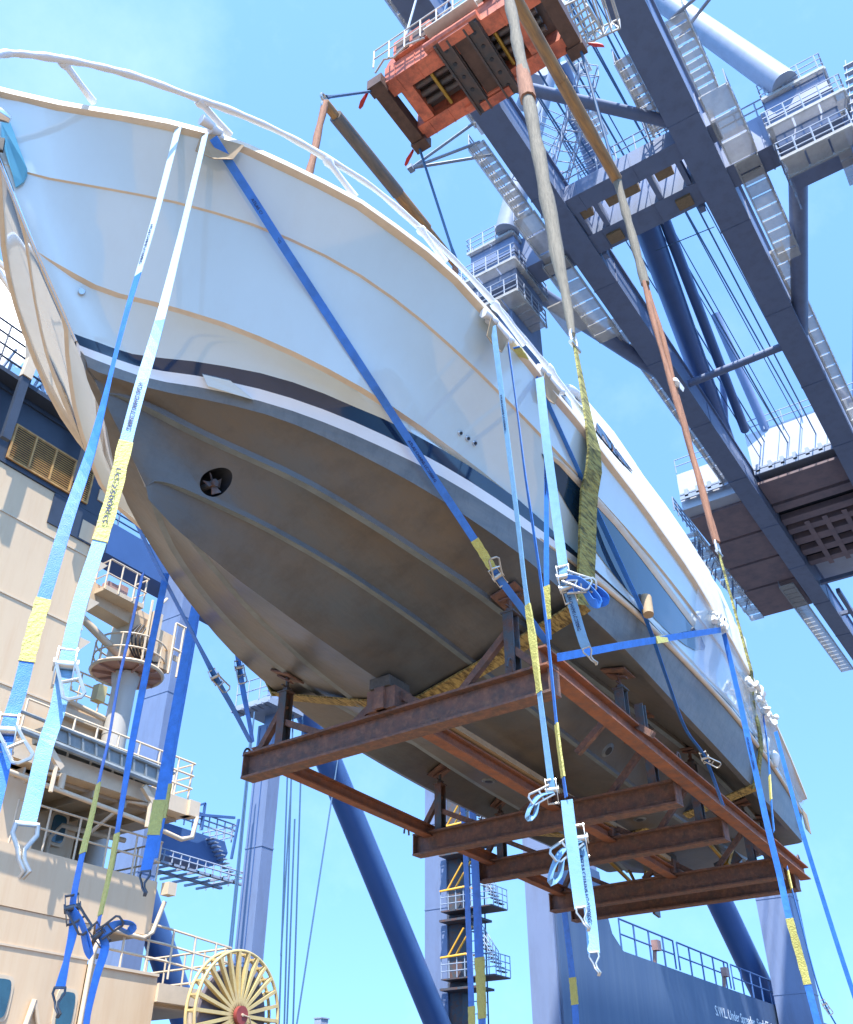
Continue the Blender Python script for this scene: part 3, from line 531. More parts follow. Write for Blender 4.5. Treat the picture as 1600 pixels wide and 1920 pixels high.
# clear film over the after topsides, and white tape and rags at the quarter
m = MB(); xs = np.linspace(10.6, 17.2, 40); o = 0
for i, x in enumerate(xs):
    for j in range(6):
        t = j/5; a = HP('navy', x); b = HP('sheer', x); p = a.lerp(b, t)+V(0, -.035-.02*math.sin(i*.9+j*2)*math.sin(j*1.3), 0); m.v.append(p)
for i in range(39):
    for j in range(5): m.f.append([i*6+j, i*6+j+1, (i+1)*6+j+1, (i+1)*6+j]); m.m.append(0)
m.build('wrapping_film', 'film_wrap', yacht, smooth=True)
for (a_, b_, n_) in ((1350, 1176, 7), (1405, 1288, 4), (1420, 1306, 5), (1436, 1336, 5), (1447, 1352, 4), (1340, 1168, 4)):
    q = planhit(a_, b_, lambda x: hb('sheer', x)+.04, 2, 18)
    for k in range(n_):
        p = q+V(random.uniform(-.12, .12), random.uniform(-.06, .02), random.uniform(-.08, .1)); m = MB()
        m.pipe([p, p+V(random.uniform(-.06, .1), random.uniform(-.05, .03), random.uniform(.02, .09)), p+V(random.uniform(-.1, .16), random.uniform(-.06, .0), random.uniform(-.08, .05))], [random.uniform(.03, .055), random.uniform(.04, .06), .015], 7)
        m.build('wrapping_bundle', 'foam', yacht, smooth=60)
for (a_, b_) in ((1434, 1394), (1452, 1424)):
    q = planhit(a_, b_, lambda x: hb('paint', x)+.06, 2, 18); m = MB(); m.pipe([q+V(0, 0, .14), q+V(.01, -.02, .06), q+V(0, 0, -.02), q+V(.01, 0, -.12)], [.03, .07, .075, .03], 10); m.build('rope_knot', 'foam', yacht, smooth=60)
q = HP('paint', 17.2, -1, .0, 0); m = MB(); m.plate([q+V(.1, -.02, .1), q+V(.42, -.03, .02), q+V(.40, -.03, -.32), q+V(.15, -.02, -.28)], V(0, .012, 0)); m.build('card_flap', 'cardboard', yacht)
# stern gear: shafts, brackets, propellers, rudders
for yy_, nm in ((4.95, 0), (6.85, 1)):
    a = ony(1283, 1528, 4.95) if nm == 0 else ony(1150, 1606, 6.85); b = ony(1363, 1620, 4.95) if nm == 0 else ony(1200, 1650, 6.85)
    a.x = max(14.4, min(a.x, 15.2)); b = a+V(1.9, 0, -.42)
    m = MB(); m.tube(a, b, .035, 10); m.tube(b-V(.25, 0, -.055), b-V(.05, 0, -.01), .06, 10); sh = m.build('propeller_shaft', 'brass', yacht, smooth=40)
    m = MB(); m.bar(b-V(.15, 0, 0), b+V(-.1, -.18, .42), .03, .10, (1, 0, 0)); m.bar(b-V(.15, 0, 0), b+V(-.1, .18, .42), .03, .10, (1, 0, 0)); m.build('shaft_bracket', 'brass', yacht)
    m = MB(); m.tube(b, b+V(.16, 0, -.03), .06, 10, .03)
    for k in range(4):
        an = k*math.pi/2+.4; c, s_ = math.cos(an), math.sin(an); U_ = V(0, c, s_); W_ = V(0, -s_, c)
        m.plate([b+V(.03, 0, 0)+U_*.04-W_*.03, b+U_*.2-W_*.12, b+U_*.3, b+V(.1, 0, 0)+U_*.22+W_*.12, b+V(.1, 0, 0)+U_*.04+W_*.03], V(.012, 0, 0))
    m.build('propeller', 'steel_dark', yacht)
    m = MB(); m.plate([b+V(.4, 0, .35), b+V(.75, 0, .35), b+V(.7, 0, -.28), b+V(.45, 0, -.25)], V(0, .05, 0)); m.build('rudder', 'antifoul', yacht)
# ------------------------------------------------------------------ cradle: local frame follows the small yaw of the yacht
def cr(x, y, z): return V(x+.045*(y-5.57), y+.03*(x-7.4), z)
cradle = thing('steel_cradle', 'rusty steel cradle of I beams and screw posts bolted together under the yacht', 'boat cradle', (11.8, 5.7, 3.5))
def cbeam(x, y0, y1, z0, h=.30, w_=.20, nm='cross_beam', mt='rust'):
    m = MB(); m.ibeam(cr(x, y0, z0+h/2), cr(x, y1, z0+h/2), w_, h, t=.026)
    for yy in (y0+.01, y1-.01): m.bar(cr(x, yy-.008, z0+h/2), cr(x, yy+.008, z0+h/2), w_-.01, h-.06)
    return m.build(nm, mt, cradle)
cbeam(7.42, 3.54, 7.56, 3.5); cbeam(11.18, 3.72, 7.72, 3.5); cbeam(13.0, 3.72, 7.72, 3.5); cbeam(15.52, 3.66, 7.72, 3.5); cbeam(16.45, 3.66, 7.75, 3.5, .32)
def lbeam(y, x0, x1, z0=3.76, h=.20, w_=.17):
    m = MB(); m.ibeam(cr(x0, y, z0+h/2), cr(x1, y, z0+h/2), w_, h, t=.02); return m.build('long_beam', 'rust_orange', cradle)
lbeam(3.62, 7.25, 16.9, 3.74); lbeam(5.42, 7.55, 16.4, 3.74, .16, .15); lbeam(7.50, 7.45, 16.6, 3.74, .16, .13)
m = MB(); m.bar(cr(7.6, 5.36, 3.97), cr(15.2, 5.36, 3.97), .10, .07); m.build('timber_runner', 'cardboard', cradle)
def hbottom(x, y):   # height of the hull bottom above a point of the plan
    h = bt.ray_cast(V(x, y, 1.5)-HB, V(0, 0, 1)); return (h[0]+HB).z if h[0] is not None else 4.6
def post(x, y, braces=True, plate=.15, bx=0, by=0, tall=None):
    p = cr(x, y, 3.79); zt = hbottom(p.x, p.y); top = V(p.x, p.y, zt)
    g_ = V(.12, 0, 0); n = V(hbottom(p.x+.1, p.y)-hbottom(p.x-.1, p.y), hbottom(p.x, p.y+.1)-hbottom(p.x, p.y-.1), -.2).normalized()
    zc = zt-.24
    m = MB(); m.ibeam(p, V(p.x, p.y, zc), .11, .13, up=(1, 0, 0), t=.014); m.bar(V(p.x, p.y, zc), V(p.x, p.y, zc+.015), .15, .15); po = m.build('screw_post', 'steel_dark', cradle)
    m = MB(); m.tube((p.x, p.y, zc), (p.x, p.y, zt-.04), .022, 10); m.tube((p.x, p.y, zc+.03), (p.x, p.y, zc+.06), .05, 6); m.bar((p.x-.09, p.y, zc+.08), (p.x+.09, p.y, zc+.08), .015, .015)
    m.build('screw_jack', 'steel_dark', cradle, smooth=40)
    u = n.cross(V(0, 1, 0)).normalized(); v = n.cross(u)
    c = top+n*.02; m = MB(); m.plate([c-u*plate-v*plate, c+u*plate-v*plate, c+u*plate+v*plate, c-u*plate+v*plate], n*.018)
    m.plate([c-u*.05-v*.12+n*.018, c+u*.05-v*.12+n*.018, c+u*.03+v*.12+n*.06, c-u*.03+v*.12+n*.06], n*.02)
    m.build('support_pad', 'rust', cradle)
    for (sx, sy, fr) in ((0, 1, .78), (0, -1, .45)):
        yl = y+sy*(.62 if by == 0 else by)
        if sy < 0 and y < 4.4: yl = y-.32
        if sy > 0 and y > 7: yl = y+.36
        q = cr(x, yl, 3.79); t_ = V(p.x, p.y, p.z+(zc-p.z)*fr)
        m = MB(); m.bar(q, t_, .07, .07, (1, 0, 0)); m.build('brace', 'rust', cradle)
post(7.42, 3.98); post(7.42, 7.05); post(11.18, 4.02); post(11.18, 7.3); post(13.0, 4.05); post(13.0, 7.3); post(15.6, 4.1); post(15.6, 7.2); post(16.45, 4.05); post(9.6, 4.05 if False else 3.72)
for x in (7.42, 11.18, 13.0, 15.52):
    y = 5.52; p = cr(x, y, 3.8); zt = hbottom(p.x, p.y)
    m = MB(); m.box(p.x-.14, p.x+.16, p.y-.18, p.y+.18, 3.80, zt-.13); m.box(p.x-.18, p.x+.2, p.y-.06, p.y+.06, 3.80, zt-.128)
    for sgn in (-1, 1): m.bar((p.x, p.y+sgn*.42, 3.80), (p.x, p.y+sgn*.17, zt-.2), .08, .06, (1, 0, 0))
    m.build('keel_block', 'rust', cradle)
    m = MB(); m.box(p.x-.17, p.x+.19, p.y-.13, p.y+.13, zt-.126, zt-.012); m.build('keel_timber', 'wood_block', cradle)
for (x, y) in ((7.5, 7.68), (11.0, 3.60), (16.6, 3.60), (7.3, 3.95), (11.1, 7.85), (13.1, 7.85)):
    p = cr(x, y, 3.86); m = MB()
    z0 = 3.94 if y < 4 and x > 8 else 3.80
    m.pipe([p+V(.06*math.cos(a), 0, z0-3.86+.02+.11*math.sin(a)) for a in np.linspace(0, math.pi, 9)], .014, 6)
    m.build('lifting_eye', 'steel_dark', cradle, smooth=60)
m = MB(); m.ibeam(cr(9.9, 3.62, 3.97), cr(9.9, 3.62, 4.3), .1, .1, up=(1, 0, 0)); m.build('stub_post', 'steel_dark', cradle)
# ------------------------------------------------------------------ lifting slings, spreader bars and container spreader
def xweb(mb, pts, w_, th=.02, smooth_=False):
    pts = [Vector(p) for p in pts]; k = len(pts); P = []
    for i, p in enumerate(pts):
        d = (pts[min(i+1, k-1)]-pts[max(i-1, 0)]).normalized(); sx = V(1, 0, 0); sx = (sx-d*sx.dot(d)).normalized(); n = d.cross(sx)
        ww = w_[i] if isinstance(w_, (list, tuple)) else w_
        P += [p-sx*ww/2-n*th/2, p+sx*ww/2-n*th/2, p+sx*ww/2+n*th/2, p-sx*ww/2+n*th/2]
    F = [(3, 2, 1, 0), (4*k-4, 4*k-3, 4*k-2, 4*k-1)]
    for i in range(k-1):
        a = 4*i; b = a+4
        for j in range(4): F.append((a+j, a+(j+1) % 4, b+(j+1) % 4, b+j))
    mb.add(P, F)
def hside(p, off=.03):
    h = bt.ray_cast(V(p.x, -4, p.z)-HB, V(0, 1, 0))
    if h[0] is not None and (h[0]+HB).y-off < p.y: p = V(p.x, (h[0]+HB).y-off, p.z)
    return p
def wobble(pts, n, amp):
    q = resample(pts, n); return [p+V(math.sin(i*1.3)*amp, math.cos(i*1.7)*amp, 0) for i, p in enumerate(q)]
BZ = 18.0
bars = {'p': (V(8.1, 3.72, BZ), V(13.2, 3.83, BZ)), 's': (V(8.1, 8.05, BZ), V(13.2, 8.12, BZ))}
def half(xs_, xc_, side, shz, top):
    sh = HP('sheer', xs_, side, .075, .05); c = HP('chine', xc_, side, .03, -.01); kk = V(xc_, yc(xc_), hz('keel', xc_)-.03)
    S = sh.lerp(top, (shz-sh.z)/(top.z-sh.z))
    return S, sh, c, kk
slings = []
for (lab, xs_, xc_, shz, e, base) in (('broad yellow green web sling wrapped under the forward hull between keel block and chine', planhit(1098, 832, lambda x: hb('sheer', x), 2, 18).x, 8.0, 7.75, 0, 'f'), ('narrow dark web sling round the yacht near its stern', 13.15, 14.1, 8.05, 1, 'r')):
    Sp, shp, cp, kk = half(xs_, xc_, -1, shz, bars['p'][e]); cp = cp+V(0, -.05, -.02) if e == 0 else cp; Ss, shs, cs, _ = half(xs_, xc_, 1, shz, bars['s'][e])
    t = thing('web_sling', lab, 'lifting sling', kk, 'web slings under the yacht')
    m = MB(); xweb(m, [Sp, lerp(Sp, shp, .35), lerp(Sp, shp, .8), shp]+[hside(lerp(shp, cp, q), .11 if e == 0 else .05) for q in (.12, .24, .36, .48, .6, .7, .8, .9)]+[cp], [.06, .10, .17, .22]+[.27, .30, .32, .33]+[.34]*5 if e == 0 else [.05, .07, .09, .1]+[.12]*7+[.14, .2], .025)
    m.build('port_web', 'web_green', t)
    m = MB(); xweb(m, [cp, lerp(cp, kk, .33)-V(0, 0, .015), lerp(cp, kk, .66)-V(0, 0, .02), kk, lerp(kk, cs, .33)-V(0, 0, .02), lerp(kk, cs, .66)-V(0, 0, .015), cs], .27, .02); m.build('bottom_web', 'web_yellow', t)
    m = MB(); xweb(m, [cs, lerp(cs, shs, .5), shs, lerp(shs, Ss, .6), Ss], [.26, .26, .2, .12, .07], .02); m.build('starboard_web', 'web_green', t)
    for (S, top, side) in ((Sp, bars['p'][e], 'p'), (Ss, bars['s'][e], 's')):
        d = (top-S).normalized(); m = MB()
        m.pipe([S+V(.07, 0, 0)-d*.1, S+V(.08, 0, 0)+d*.05, S+V(.04, 0, 0)+d*.16, S+V(-.04, 0, 0)+d*.16, S+V(-.08, 0, 0)+d*.05, S+V(-.07, 0, 0)-d*.1], .022, 8); m.tube(S-V(.11, 0, 0)-d*.1, S+V(.11, 0, 0)-d*.1, .03, 8)
        m.build('shackle', 'zinc', t, smooth=60)
    for (S, top, side) in ((Sp, bars['p'][e], 'p'), (Ss, bars['s'][e], 's')):
        lb = {('p', 0): 'grey wrapped round sling above the yellow green web, hanging beside the red spreader', ('s', 0): 'short brown sleeved sling rising behind the bow rail to the bar end', ('p', 1): 'reddish brown sleeved round sling hanging in front of the crane girder', ('s', 1): 'sleeved round sling behind the after bow rail, under the rusty bar end'}[(side, e)]
        s_ = thing('round_sling', lb, 'round sling', S, 'sleeved round slings')
        d = (top-S).normalized(); a = S+d*.12; n_ = 26
        if (side, e) == ('p', 1):
            q = resample([a, top], n_); L = (top-a).length
            m = MB()
            for sg in (-1, 1): m.pipe([p+V(sg*(.035+.05*math.sin(i*.12)), sg*.02*math.sin(i*.4), 0) for i, p in enumerate(q[:17])], [.05+.012*math.sin(i*1.1+sg) for i in range(17)], 8)
            m.build('sleeve', 'sleeve_brown', s_, smooth=60)
            m = MB(); m.pipe(q[16:], [.09+.012*math.sin(i*2.3) for i in range(len(q[16:]))], 8); m.build('grey_cover', 'sleeve_grey', s_, smooth=60)
            m = MB(); c = q[9]; m.tube(c-d*.05+V(0, -.03, 0), c+d*.1+V(.05, -.05, 0), .1, 8, .05); m.plate([c+V(.02, -.1, .05), c+V(.25, -.12, .0), c+V(.2, -.1, -.12), c+V(.05, -.1, -.15)], V(0, -.01, 0)); m.build('tied_rag', 'white_wrap', s_, smooth=50)
        else:
            q = wobble([a, top], n_, .006); r0 = .066 if side == 'p' else .05
            m = MB(); m.pipe(q, [r0*(.6+.9*min(1, i/5))*(1+.12*math.sin(i*2.1)) for i in range(n_)], 9); m.build('sleeve', 'sleeve_grey' if side == 'p' else 'sleeve_brown', s_, smooth=60)
            m = MB(); m.pipe([q[14]-d*.05, q[14]+d*.5, q[15]+d*.6], [.13, .12, .1], 9); m.build('tape_band', 'sleeve_brown' if side == 'p' else 'sleeve_grey', s_, smooth=60)
for k, lab in (('p', 'long rusty spreader bar hanging between the grey and the reddish brown slings'), ('s', 'spreader bar with black sleeve on its forward half, behind the bow rail')):
    a, b = bars[k]; b2 = b
    t = thing('spreader_bar', lab, 'spreader bar', lerp(a, b, .5), 'pipe spreader bars')
    m = MB(); m.tube(a, b, .125 if k == 'p' else .10, 14); m.tube(lerp(a, b, .45), lerp(a, b, .75), .135, 14); m.build('pipe', 'bar_rust', t, smooth=40)
    if k == 's':
        m = MB(); m.tube(lerp(a, b, .07), lerp(a, b, .52), .15, 14); m.build('black_sleeve', 'bar_dark', t, smooth=40)
    for q, o_ in ((a, -1), (b, 1)):
        m = MB(); m.pipe([q+V(o_*.05+.09*math.cos(u), 0, .12+.09*math.sin(u)) for u in np.linspace(0, 2*math.pi, 12)[:-1]], .03, 6, closed=True)
        m.pipe([q+V(o_*.02+.07*math.cos(u), .0, -.12+.09*math.sin(u)) for u in np.linspace(0, 2*math.pi, 12)[:-1]], .03, 6, closed=True); m.build('end_ring', 'zinc', t, smooth=60)
# container spreader
SX0, SX1, SY0, SY1, SZ = 10.3, 12.3, 3.76, 8.69, 22.0
spd = thing('container_spreader', 'worn red container spreader with dark centre frame and cream handrails', 'spreader', (11.3, 6.2, SZ))
for y, o_ in ((SY1, -1), (SY0, 1)):
    m = MB(); m.box(SX0-.05, SX1+.05, min(y, y+o_*.34), max(y, y+o_*.34), SZ, SZ+.42); m.box(SX0-.12, SX0+.2, min(y-o_*.03, y+o_*.4), max(y-o_*.03, y+o_*.4), SZ-.06, SZ+.3); m.box(SX1-.2, SX1+.12, min(y-o_*.03, y+o_*.4), max(y-o_*.03, y+o_*.4), SZ-.06, SZ+.3)
    m.build('end_beam', 'spreader_rust', spd)
    for x in (SX0-.02, SX1-.02):
        m = MB(); yy = y-o_*.1; q = V(x, yy, SZ+.1)
        m.plate([q, q+V(.1, -o_*.16, .02), q+V(.16, -o_*.3, -.12), q+V(.1, -o_*.34, -.3), q+V(.02, -o_*.22, -.22), q+V(.03, -o_*.1, -.14)], V(.07, 0, 0))
        m.build('corner_flipper', 'red_bright', spd)
for x0, x1 in ((SX0+.08, SX0+.52), (SX1-.46, SX1-.04)):
    m = MB(); m.box(x0, x1, SY0+.36, SY1-.36, SZ+.12, SZ+.78)
    for yy in np.linspace(SY0+.7, SY1-.7, 7): m.box(x0-.015, x1+.015, yy, yy+.02, SZ+.105, SZ+.76)
    m.build('side_girder', 'spreader_red', spd)
m = MB()
for x in (SX0+.72, SX0+.98, SX0+1.22): m.tube((x, SY0+.6, SZ+.36), (x, SY1-.6, SZ+.36), .085, 12)
m.build('telescope_tubes', 'spreader_dark', spd, smooth=40)
m = MB(); m.box(SX0+.52, SX1-.46, SY0+.4, SY1-.4, SZ+.6, SZ+.66); m.build('top_plate', 'spreader_dark', spd)
for yy in (SY1-.9, SY0+.85):
    m = MB(); m.box(SX0+.53, SX1-.47, yy, yy+.32, SZ+.14, SZ+.4); m.build('cross_member', 'spreader_red', spd)
    m = MB(); y2 = yy-.55 if yy > 6 else yy+.8; m.tube((SX0+.55, y2, SZ+.2), (SX1-.5, y2, SZ+.2), .05, 8); m.build('cross_tube', 'brass', spd, smooth=40)
for yy in (5.55, 6.35):
    m = MB(); m.box(SX0-.08, SX1+.1, yy, yy+.42, SZ+.02, SZ+.11)
    m.box(SX0-.05, SX1+.08, yy+.02, yy+.07, SZ-.06, SZ+.019); m.box(SX0-.05, SX1+.08, yy+.35, yy+.40, SZ-.06, SZ+.019)
    m.build('centre_frame', 'spreader_dark', spd)
    for k in range(5):
        m = MB(); m.tube((SX0+.2+k*.4, yy+.21, SZ+.0), (SX0+.2+k*.4, yy+.21, SZ+.018), .05, 10); m.build('bolt_boss', 'dark_slot', spd)
m = MB(); m.box(SX0+.1, SX1-.1, 5.99, 6.33, SZ+.1, SZ+.2); m.build('centre_panel', 'spreader_rust', spd)
for x in (SX0-.05, SX1-.15):
    m = MB(); m.tube((x, 5.5, SZ+.15), (x, 7.0, SZ+.15), .13, 10); m.box(x-.05, x+.2, 5.75, 6.6, SZ-.05, SZ+.3); m.build('lift_lug', 'spreader_red', spd)
m = MB(); m.box(SX0+.2, SX1-.2, 4.9, 7.3, SZ+.8, SZ+1.25); m.build('head_block', 'spreader_red', spd)
m = MB(); m.box(SX0-.02, SX0+.5, 6.9, 8.0, SZ+.8, SZ+1.5); m.build('valve_cabinet', 'spreader_red', spd)
m = MB(); m.box(SX0+.0, SX0+.55, 4.6, 5.4, SZ+.8, SZ+1.3); m.build('valve_cabinet', 'spreader_red', spd)
m = MB(); m.box(SX0-.04, SX0-.021, 7.0, 7.4, SZ+.85, SZ+1.4); m.box(SX0-.04, SX0-.021, 7.5, 7.9, SZ+.85, SZ+1.4); m.build('cabinet_door', 'spreader_rust', spd)
m = MB(); m.box(SX0-.06, SX0+.05, 5.1, 6.4, SZ+.8, SZ+1.1); m.box(SX0-.3, SX0-.02, 5.5, 6.9, SZ+.55, SZ+.6); m.build('walk_step', 'spreader_white', spd)
m = MB(); rail(m, [V(SX0-.18, 8.5, SZ+.62), V(SX0-.18, 4.2, SZ+.62)], .75, 2, .45, .022); m.build('handrail', 'spreader_white', spd)
for yy in (8.05, 4.5):
    m = MB(); m.tube((SX0+.3, yy, SZ+1.2), (SX0+.45, yy, SZ+1.2), .42, 20); m.build('rope_sheave', 'spreader_red', spd, smooth=40)
m = MB(); m.pipe([V(SX0-.1, 8.5, SZ+.5), V(SX0-.15, 8.2, SZ+.75), V(SX0-.12, 7.9, SZ+.6), V(SX0-.13, 7.5, SZ+.75), V(SX0-.1, 7.0, SZ+.6)], .03, 6); m.build('hydraulic_hose', 'spreader_white', spd, smooth=60)
# hoist ropes up to the trolley, pennants down to the bars
for n_, (a, b, r_) in enumerate(((V(SX0+.35, 8.05, SZ+1.6), V(13.5, 8.9, 36), .035), (V(SX1-.3, 8.05, SZ+1.5), V(15.2, 8.9, 36), .03), (V(SX0+.9, 7.6, SZ+1.2), V(14.4, 8.2, 36), .03), (V(SX0+.35, 4.5, SZ+1.6), V(13.5, 4.6, 36), .035))):
    m = MB(); m.tube(a, b, r_, 6)
    tag(m.build('hoist_rope', 'cable_steel' if n_ else 'rail_grey'), ['pale hoist rope nearest the left end of the red spreader', 'dark hoist rope second from the left end of the red spreader', 'hoist rope rising from behind the cream handrail of the spreader', 'hoist rope at the right end of the red spreader'][n_], 'rope', 'hoist ropes of the spreader')
pn = [(V(SX0, SY1, SZ), bars['s'][0]+V(0, 0, .2), 'steel pennant from the left spreader corner to the forward end of the black sleeved bar'),
      (V(SX1, SY1-.1, SZ), bars['s'][1]+V(0, 0, .2), 'blue pennant from the lower spreader corner to the after end of the black sleeved bar'),
      (V(SX1, SY0+.1, SZ), bars['p'][1]+V(0, 0, .2), 'pennant from the right spreader end to the rusty bar above the brown sling')]
for a, b, lb in pn:
    m = MB(); m.tube(a, b, .035, 7); m.tube(b, b.lerp(a, .12), .06, 7, .03); tag(m.build('pennant_rope', 'cable_steel'), lb, 'rope', 'pennants between spreader and bars')
# ------------------------------------------------------------------ ratchet straps
def frame(p, q, face):
    d = (q-p).normalized(); f = (face-d*face.dot(d)).normalized(); return d, d.cross(f).normalized(), f
def ratchet(par, p, d, s, f, sc=1.0, mt='zinc', op=1.0, loop=None):
    # local: d down the strap, s sideways, f towards the viewer
    L = lambda a, b, c: p+(d*a+s*b+f*c)*sc
    m = MB()
    for sg in (-1, 1): m.plate([L(-.10, sg*.045, 0), L(-.02, sg*.045, .03), L(.06, sg*.045, .02), L(.12, sg*.045, -.01), L(.12, sg*.045, -.03), L(-.10, sg*.045, -.03)], s*.006*sc)
    m.tube(L(.0, -.055, 0), L(.0, .055, 0), .024*sc, 12); m.tube(L(.11, -.05, -.02), L(.11, .05, -.02), .009*sc, 8); m.tube(L(-.09, -.05, -.015), L(-.09, .05, -.015), .009*sc, 8)
    for sg in (-1, 1): m.tube(L(0, sg*.052, 0), L(0, sg*.06, 0), .036*sc, 10)
    r = m.build('ratchet', mt, par, smooth=35)
    dd = (s*-math.cos(op)*.9+d*math.sin(op)+f*.25).normalized(); ss = dd.cross(f).normalized()
    H = lambda a, b: p+(dd*a+ss*b)*sc+f*.02*sc
    m = MB(); m.pipe([H(0, -.045), H(.10, -.045), H(.20, -.05), H(.22, -.03), H(.22, .03), H(.20, .05), H(.10, .045), H(0, .045)], .010*sc, 6); m.tube(H(.11, -.045), H(.11, .045), .009*sc, 6)
    m.build('ratchet_handle', mt, par, smooth=50)
    if loop:
        q = [p+(d*.02)*sc, p+(dd*.13+f*.02)*sc, p+(dd*.22+d*.04)*sc, p+(dd*.27+d*.11)*sc, p+(dd*.2+d*.13)*sc, p+(dd*.16+d*.05)*sc]
        m = MB(); m.ribbon(smooth_path(q, 4), .07*sc, s+f*.6, .006); m.build('webbing_loop', loop, par, smooth=50)
def hook(par, p, d, s, sc=1.0, mt='zinc'):
    m = MB(); L = lambda a, b, c=0: p+(d*a+s*b+d.cross(s)*c)*sc
    m.pipe([L(-.01, -.04), L(.03, -.045), L(.09, -.012), L(.13, -.02), L(.17, -.05), L(.19, -.03, .02)], .010*sc, 6)
    m.pipe([L(-.01, .04), L(.03, .045), L(.09, .012), L(.13, .0), L(.17, -.03), L(.19, -.02, .02)], .010*sc, 6); m.tube(L(-.01, -.045), L(-.01, .045), .010*sc, 6)
    m.build('wire_hook', mt, par, smooth=60)
def strap(lab, y0, y1, px, w=.075, ang=0, mt='strap_blue', sleeves=(), texts=(), rats=(), hk=None, grp='blue ratchet straps', pts=None, th=.005, face=None, tmat='print_navy', hmt='zinc', front=True, pale=None):
    n = len(px)
    P = pts if pts else [ony(a, b, y0+(y1-y0)*i/(n-1)) for i, (a, b) in enumerate(px)]
    PY = [b for a, b in px]
    Q = smooth_path(P, 6); T = [PY[min(i//6, n-1)]+(PY[min(i//6+1, n-1)]-PY[min(i//6, n-1)])*(i % 6)/6 for i in range(len(Q))]
    if front:
        for i, q_ in enumerate(Q):
            r_ = q_.normalized(); h_ = bt.ray_cast(-HB, r_)
            if h_[0] is not None and (h_[0]+HB).length < q_.length+.03: Q[i] = h_[0]+HB-r_*.035
    t = thing('ratchet_strap', lab, 'strap', Q[-1], grp)
    fc = Vector(face) if face else -(Q[0]+Q[-1])*.5
    if isinstance(ang, (int, float)): A = [math.radians(ang)]*len(Q)
    else: A = [math.radians(float(np.interp(i, np.linspace(0, len(Q)-1, len(ang)), ang))) for i in range(len(Q))]
    k0 = 0
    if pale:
        k0 = max(i for i in range(len(Q)) if T[i] <= pale); m = MB(); m.ribbon(Q[:k0+1], w*.98, fc, th, A[:k0+1]); m.build('sunlit_webbing', 'strap_sunlit', t)  # upper length takes the whitened colour that stands for sun glare
    m = MB(); m.ribbon(Q[k0:], w, fc, th, A[k0:]); m.build('webbing', mt, t)
    def at(py):
        for i in range(len(T)-1):
            if T[i] <= py <= T[i+1]: f_ = (py-T[i])/max(1e-6, T[i+1]-T[i]); return Q[i].lerp(Q[i+1], f_), A[i]
        return Q[-1], A[-1]
    for (a, b) in sleeves:
        k = 9; S_ = [at(a+(b-a)*i/(k-1)) for i in range(k)]
        m = MB(); m.ribbon([s_[0] for s_ in S_], [w*(1.12+.08*math.sin(i*2.4)) for i in range(k)], fc, th+.010, [s_[1] for s_ in S_]); m.build('label_sleeve', 'sleeve_yellow', t)
    for (a, b, s_, tm) in texts:
        p, an = at(a); q, _ = at(b); d = (q-p).normalized(); f = (fc-d*fc.dot(d)).normalized(); f = Matrix.Rotation(an, 3, d) @ f
        yd = f.cross(d); Lw = (q-p).length; size = w*.5
        nchar = len(s_); sx = Lw/(size*.60*nchar)
        text_mesh(s_, size, p-yd*w*.22+f*(th+.014 if tm == 'print_dark' else th/2+.006), d, yd, 'printed_text', 'print_navy', t, sx=sx)
    for (a, op, mt2, lp) in rats:
        p, an = at(a); q, _ = at(a+12); d = (q-p).normalized() if (q-p).length > 1e-4 else V(0, 0, -1); f = (fc-d*fc.dot(d)).normalized(); s2 = d.cross(f)
        ratchet(t, p+f*.01, d, s2, f, w/.075, mt2, op, lp)
    if hk:
        d = (Q[-1]-Q[-3]).normalized(); f = (fc-d*fc.dot(d)).normalized(); f = Matrix.Rotation(A[-1], 3, d) @ f
        hook(t, Q[-1], d, d.cross(f), hk, hmt)
    return t
TXT = 'ATLAS CHAINS LC:2500KG'
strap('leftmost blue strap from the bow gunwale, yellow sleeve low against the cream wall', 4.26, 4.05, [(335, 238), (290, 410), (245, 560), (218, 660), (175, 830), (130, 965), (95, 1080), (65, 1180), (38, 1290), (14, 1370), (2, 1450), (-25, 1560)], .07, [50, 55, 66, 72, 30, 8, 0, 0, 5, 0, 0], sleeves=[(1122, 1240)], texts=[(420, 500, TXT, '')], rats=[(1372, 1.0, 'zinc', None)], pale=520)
strap('pale blue strap hanging from the bow to a large hook beside the round window', 4.02, 3.9, [(385, 252), (345, 420), (300, 600), (262, 730), (237, 825), (212, 930), (187, 1015), (150, 1130), (125, 1240), (108, 1330), (85, 1400), (62, 1500), (50, 1550)], .075, [60, 58, 35, 5, 0, 0, 5, 10, 0, -8, 10, 0, 0], 'strap_light', sleeves=[(828, 1015)], texts=[(716, 818, TXT, ''), (880, 1000, 'LC:2500KG', 'print_dark')], rats=[(1248, 1.2, 'zinc', None)], hk=1.15, pale=600)  # sun glare put into the webbing colour, whitest at the top
strap('long diagonal blue strap from the bow gunwale to the front corner of the cradle', 4.02, 3.62, [(400, 258), (470, 366), (530, 460), (660, 660), (790, 860), (890, 1012), (932, 1078), (980, 1142), (1026, 1205)], .072, [10, 5, 0, 0, 0, 0, 10, 20, 30], sleeves=[(1012, 1068)], texts=[(372, 466, TXT, ''), (822, 905, TXT, '')], rats=[(1080, -1.2, 'zinc', None)])
strap('light blue strap from the amidships gunwale past the cradle corner to a looped ratchet', 2.96, 2.9, [(925, 612), (940, 730), (955, 850), (970, 970), (985, 1100), (998, 1190), (1008, 1270), (1022, 1380), (1036, 1486)], .06, [30, 45, 50, 55, 60, 40, 60, 50, 40], 'strap_light', sleeves=[(1130, 1300)], texts=[(740, 815, TXT, '')], rats=[(1480, 2.75, 'zinc', 'strap_light')])
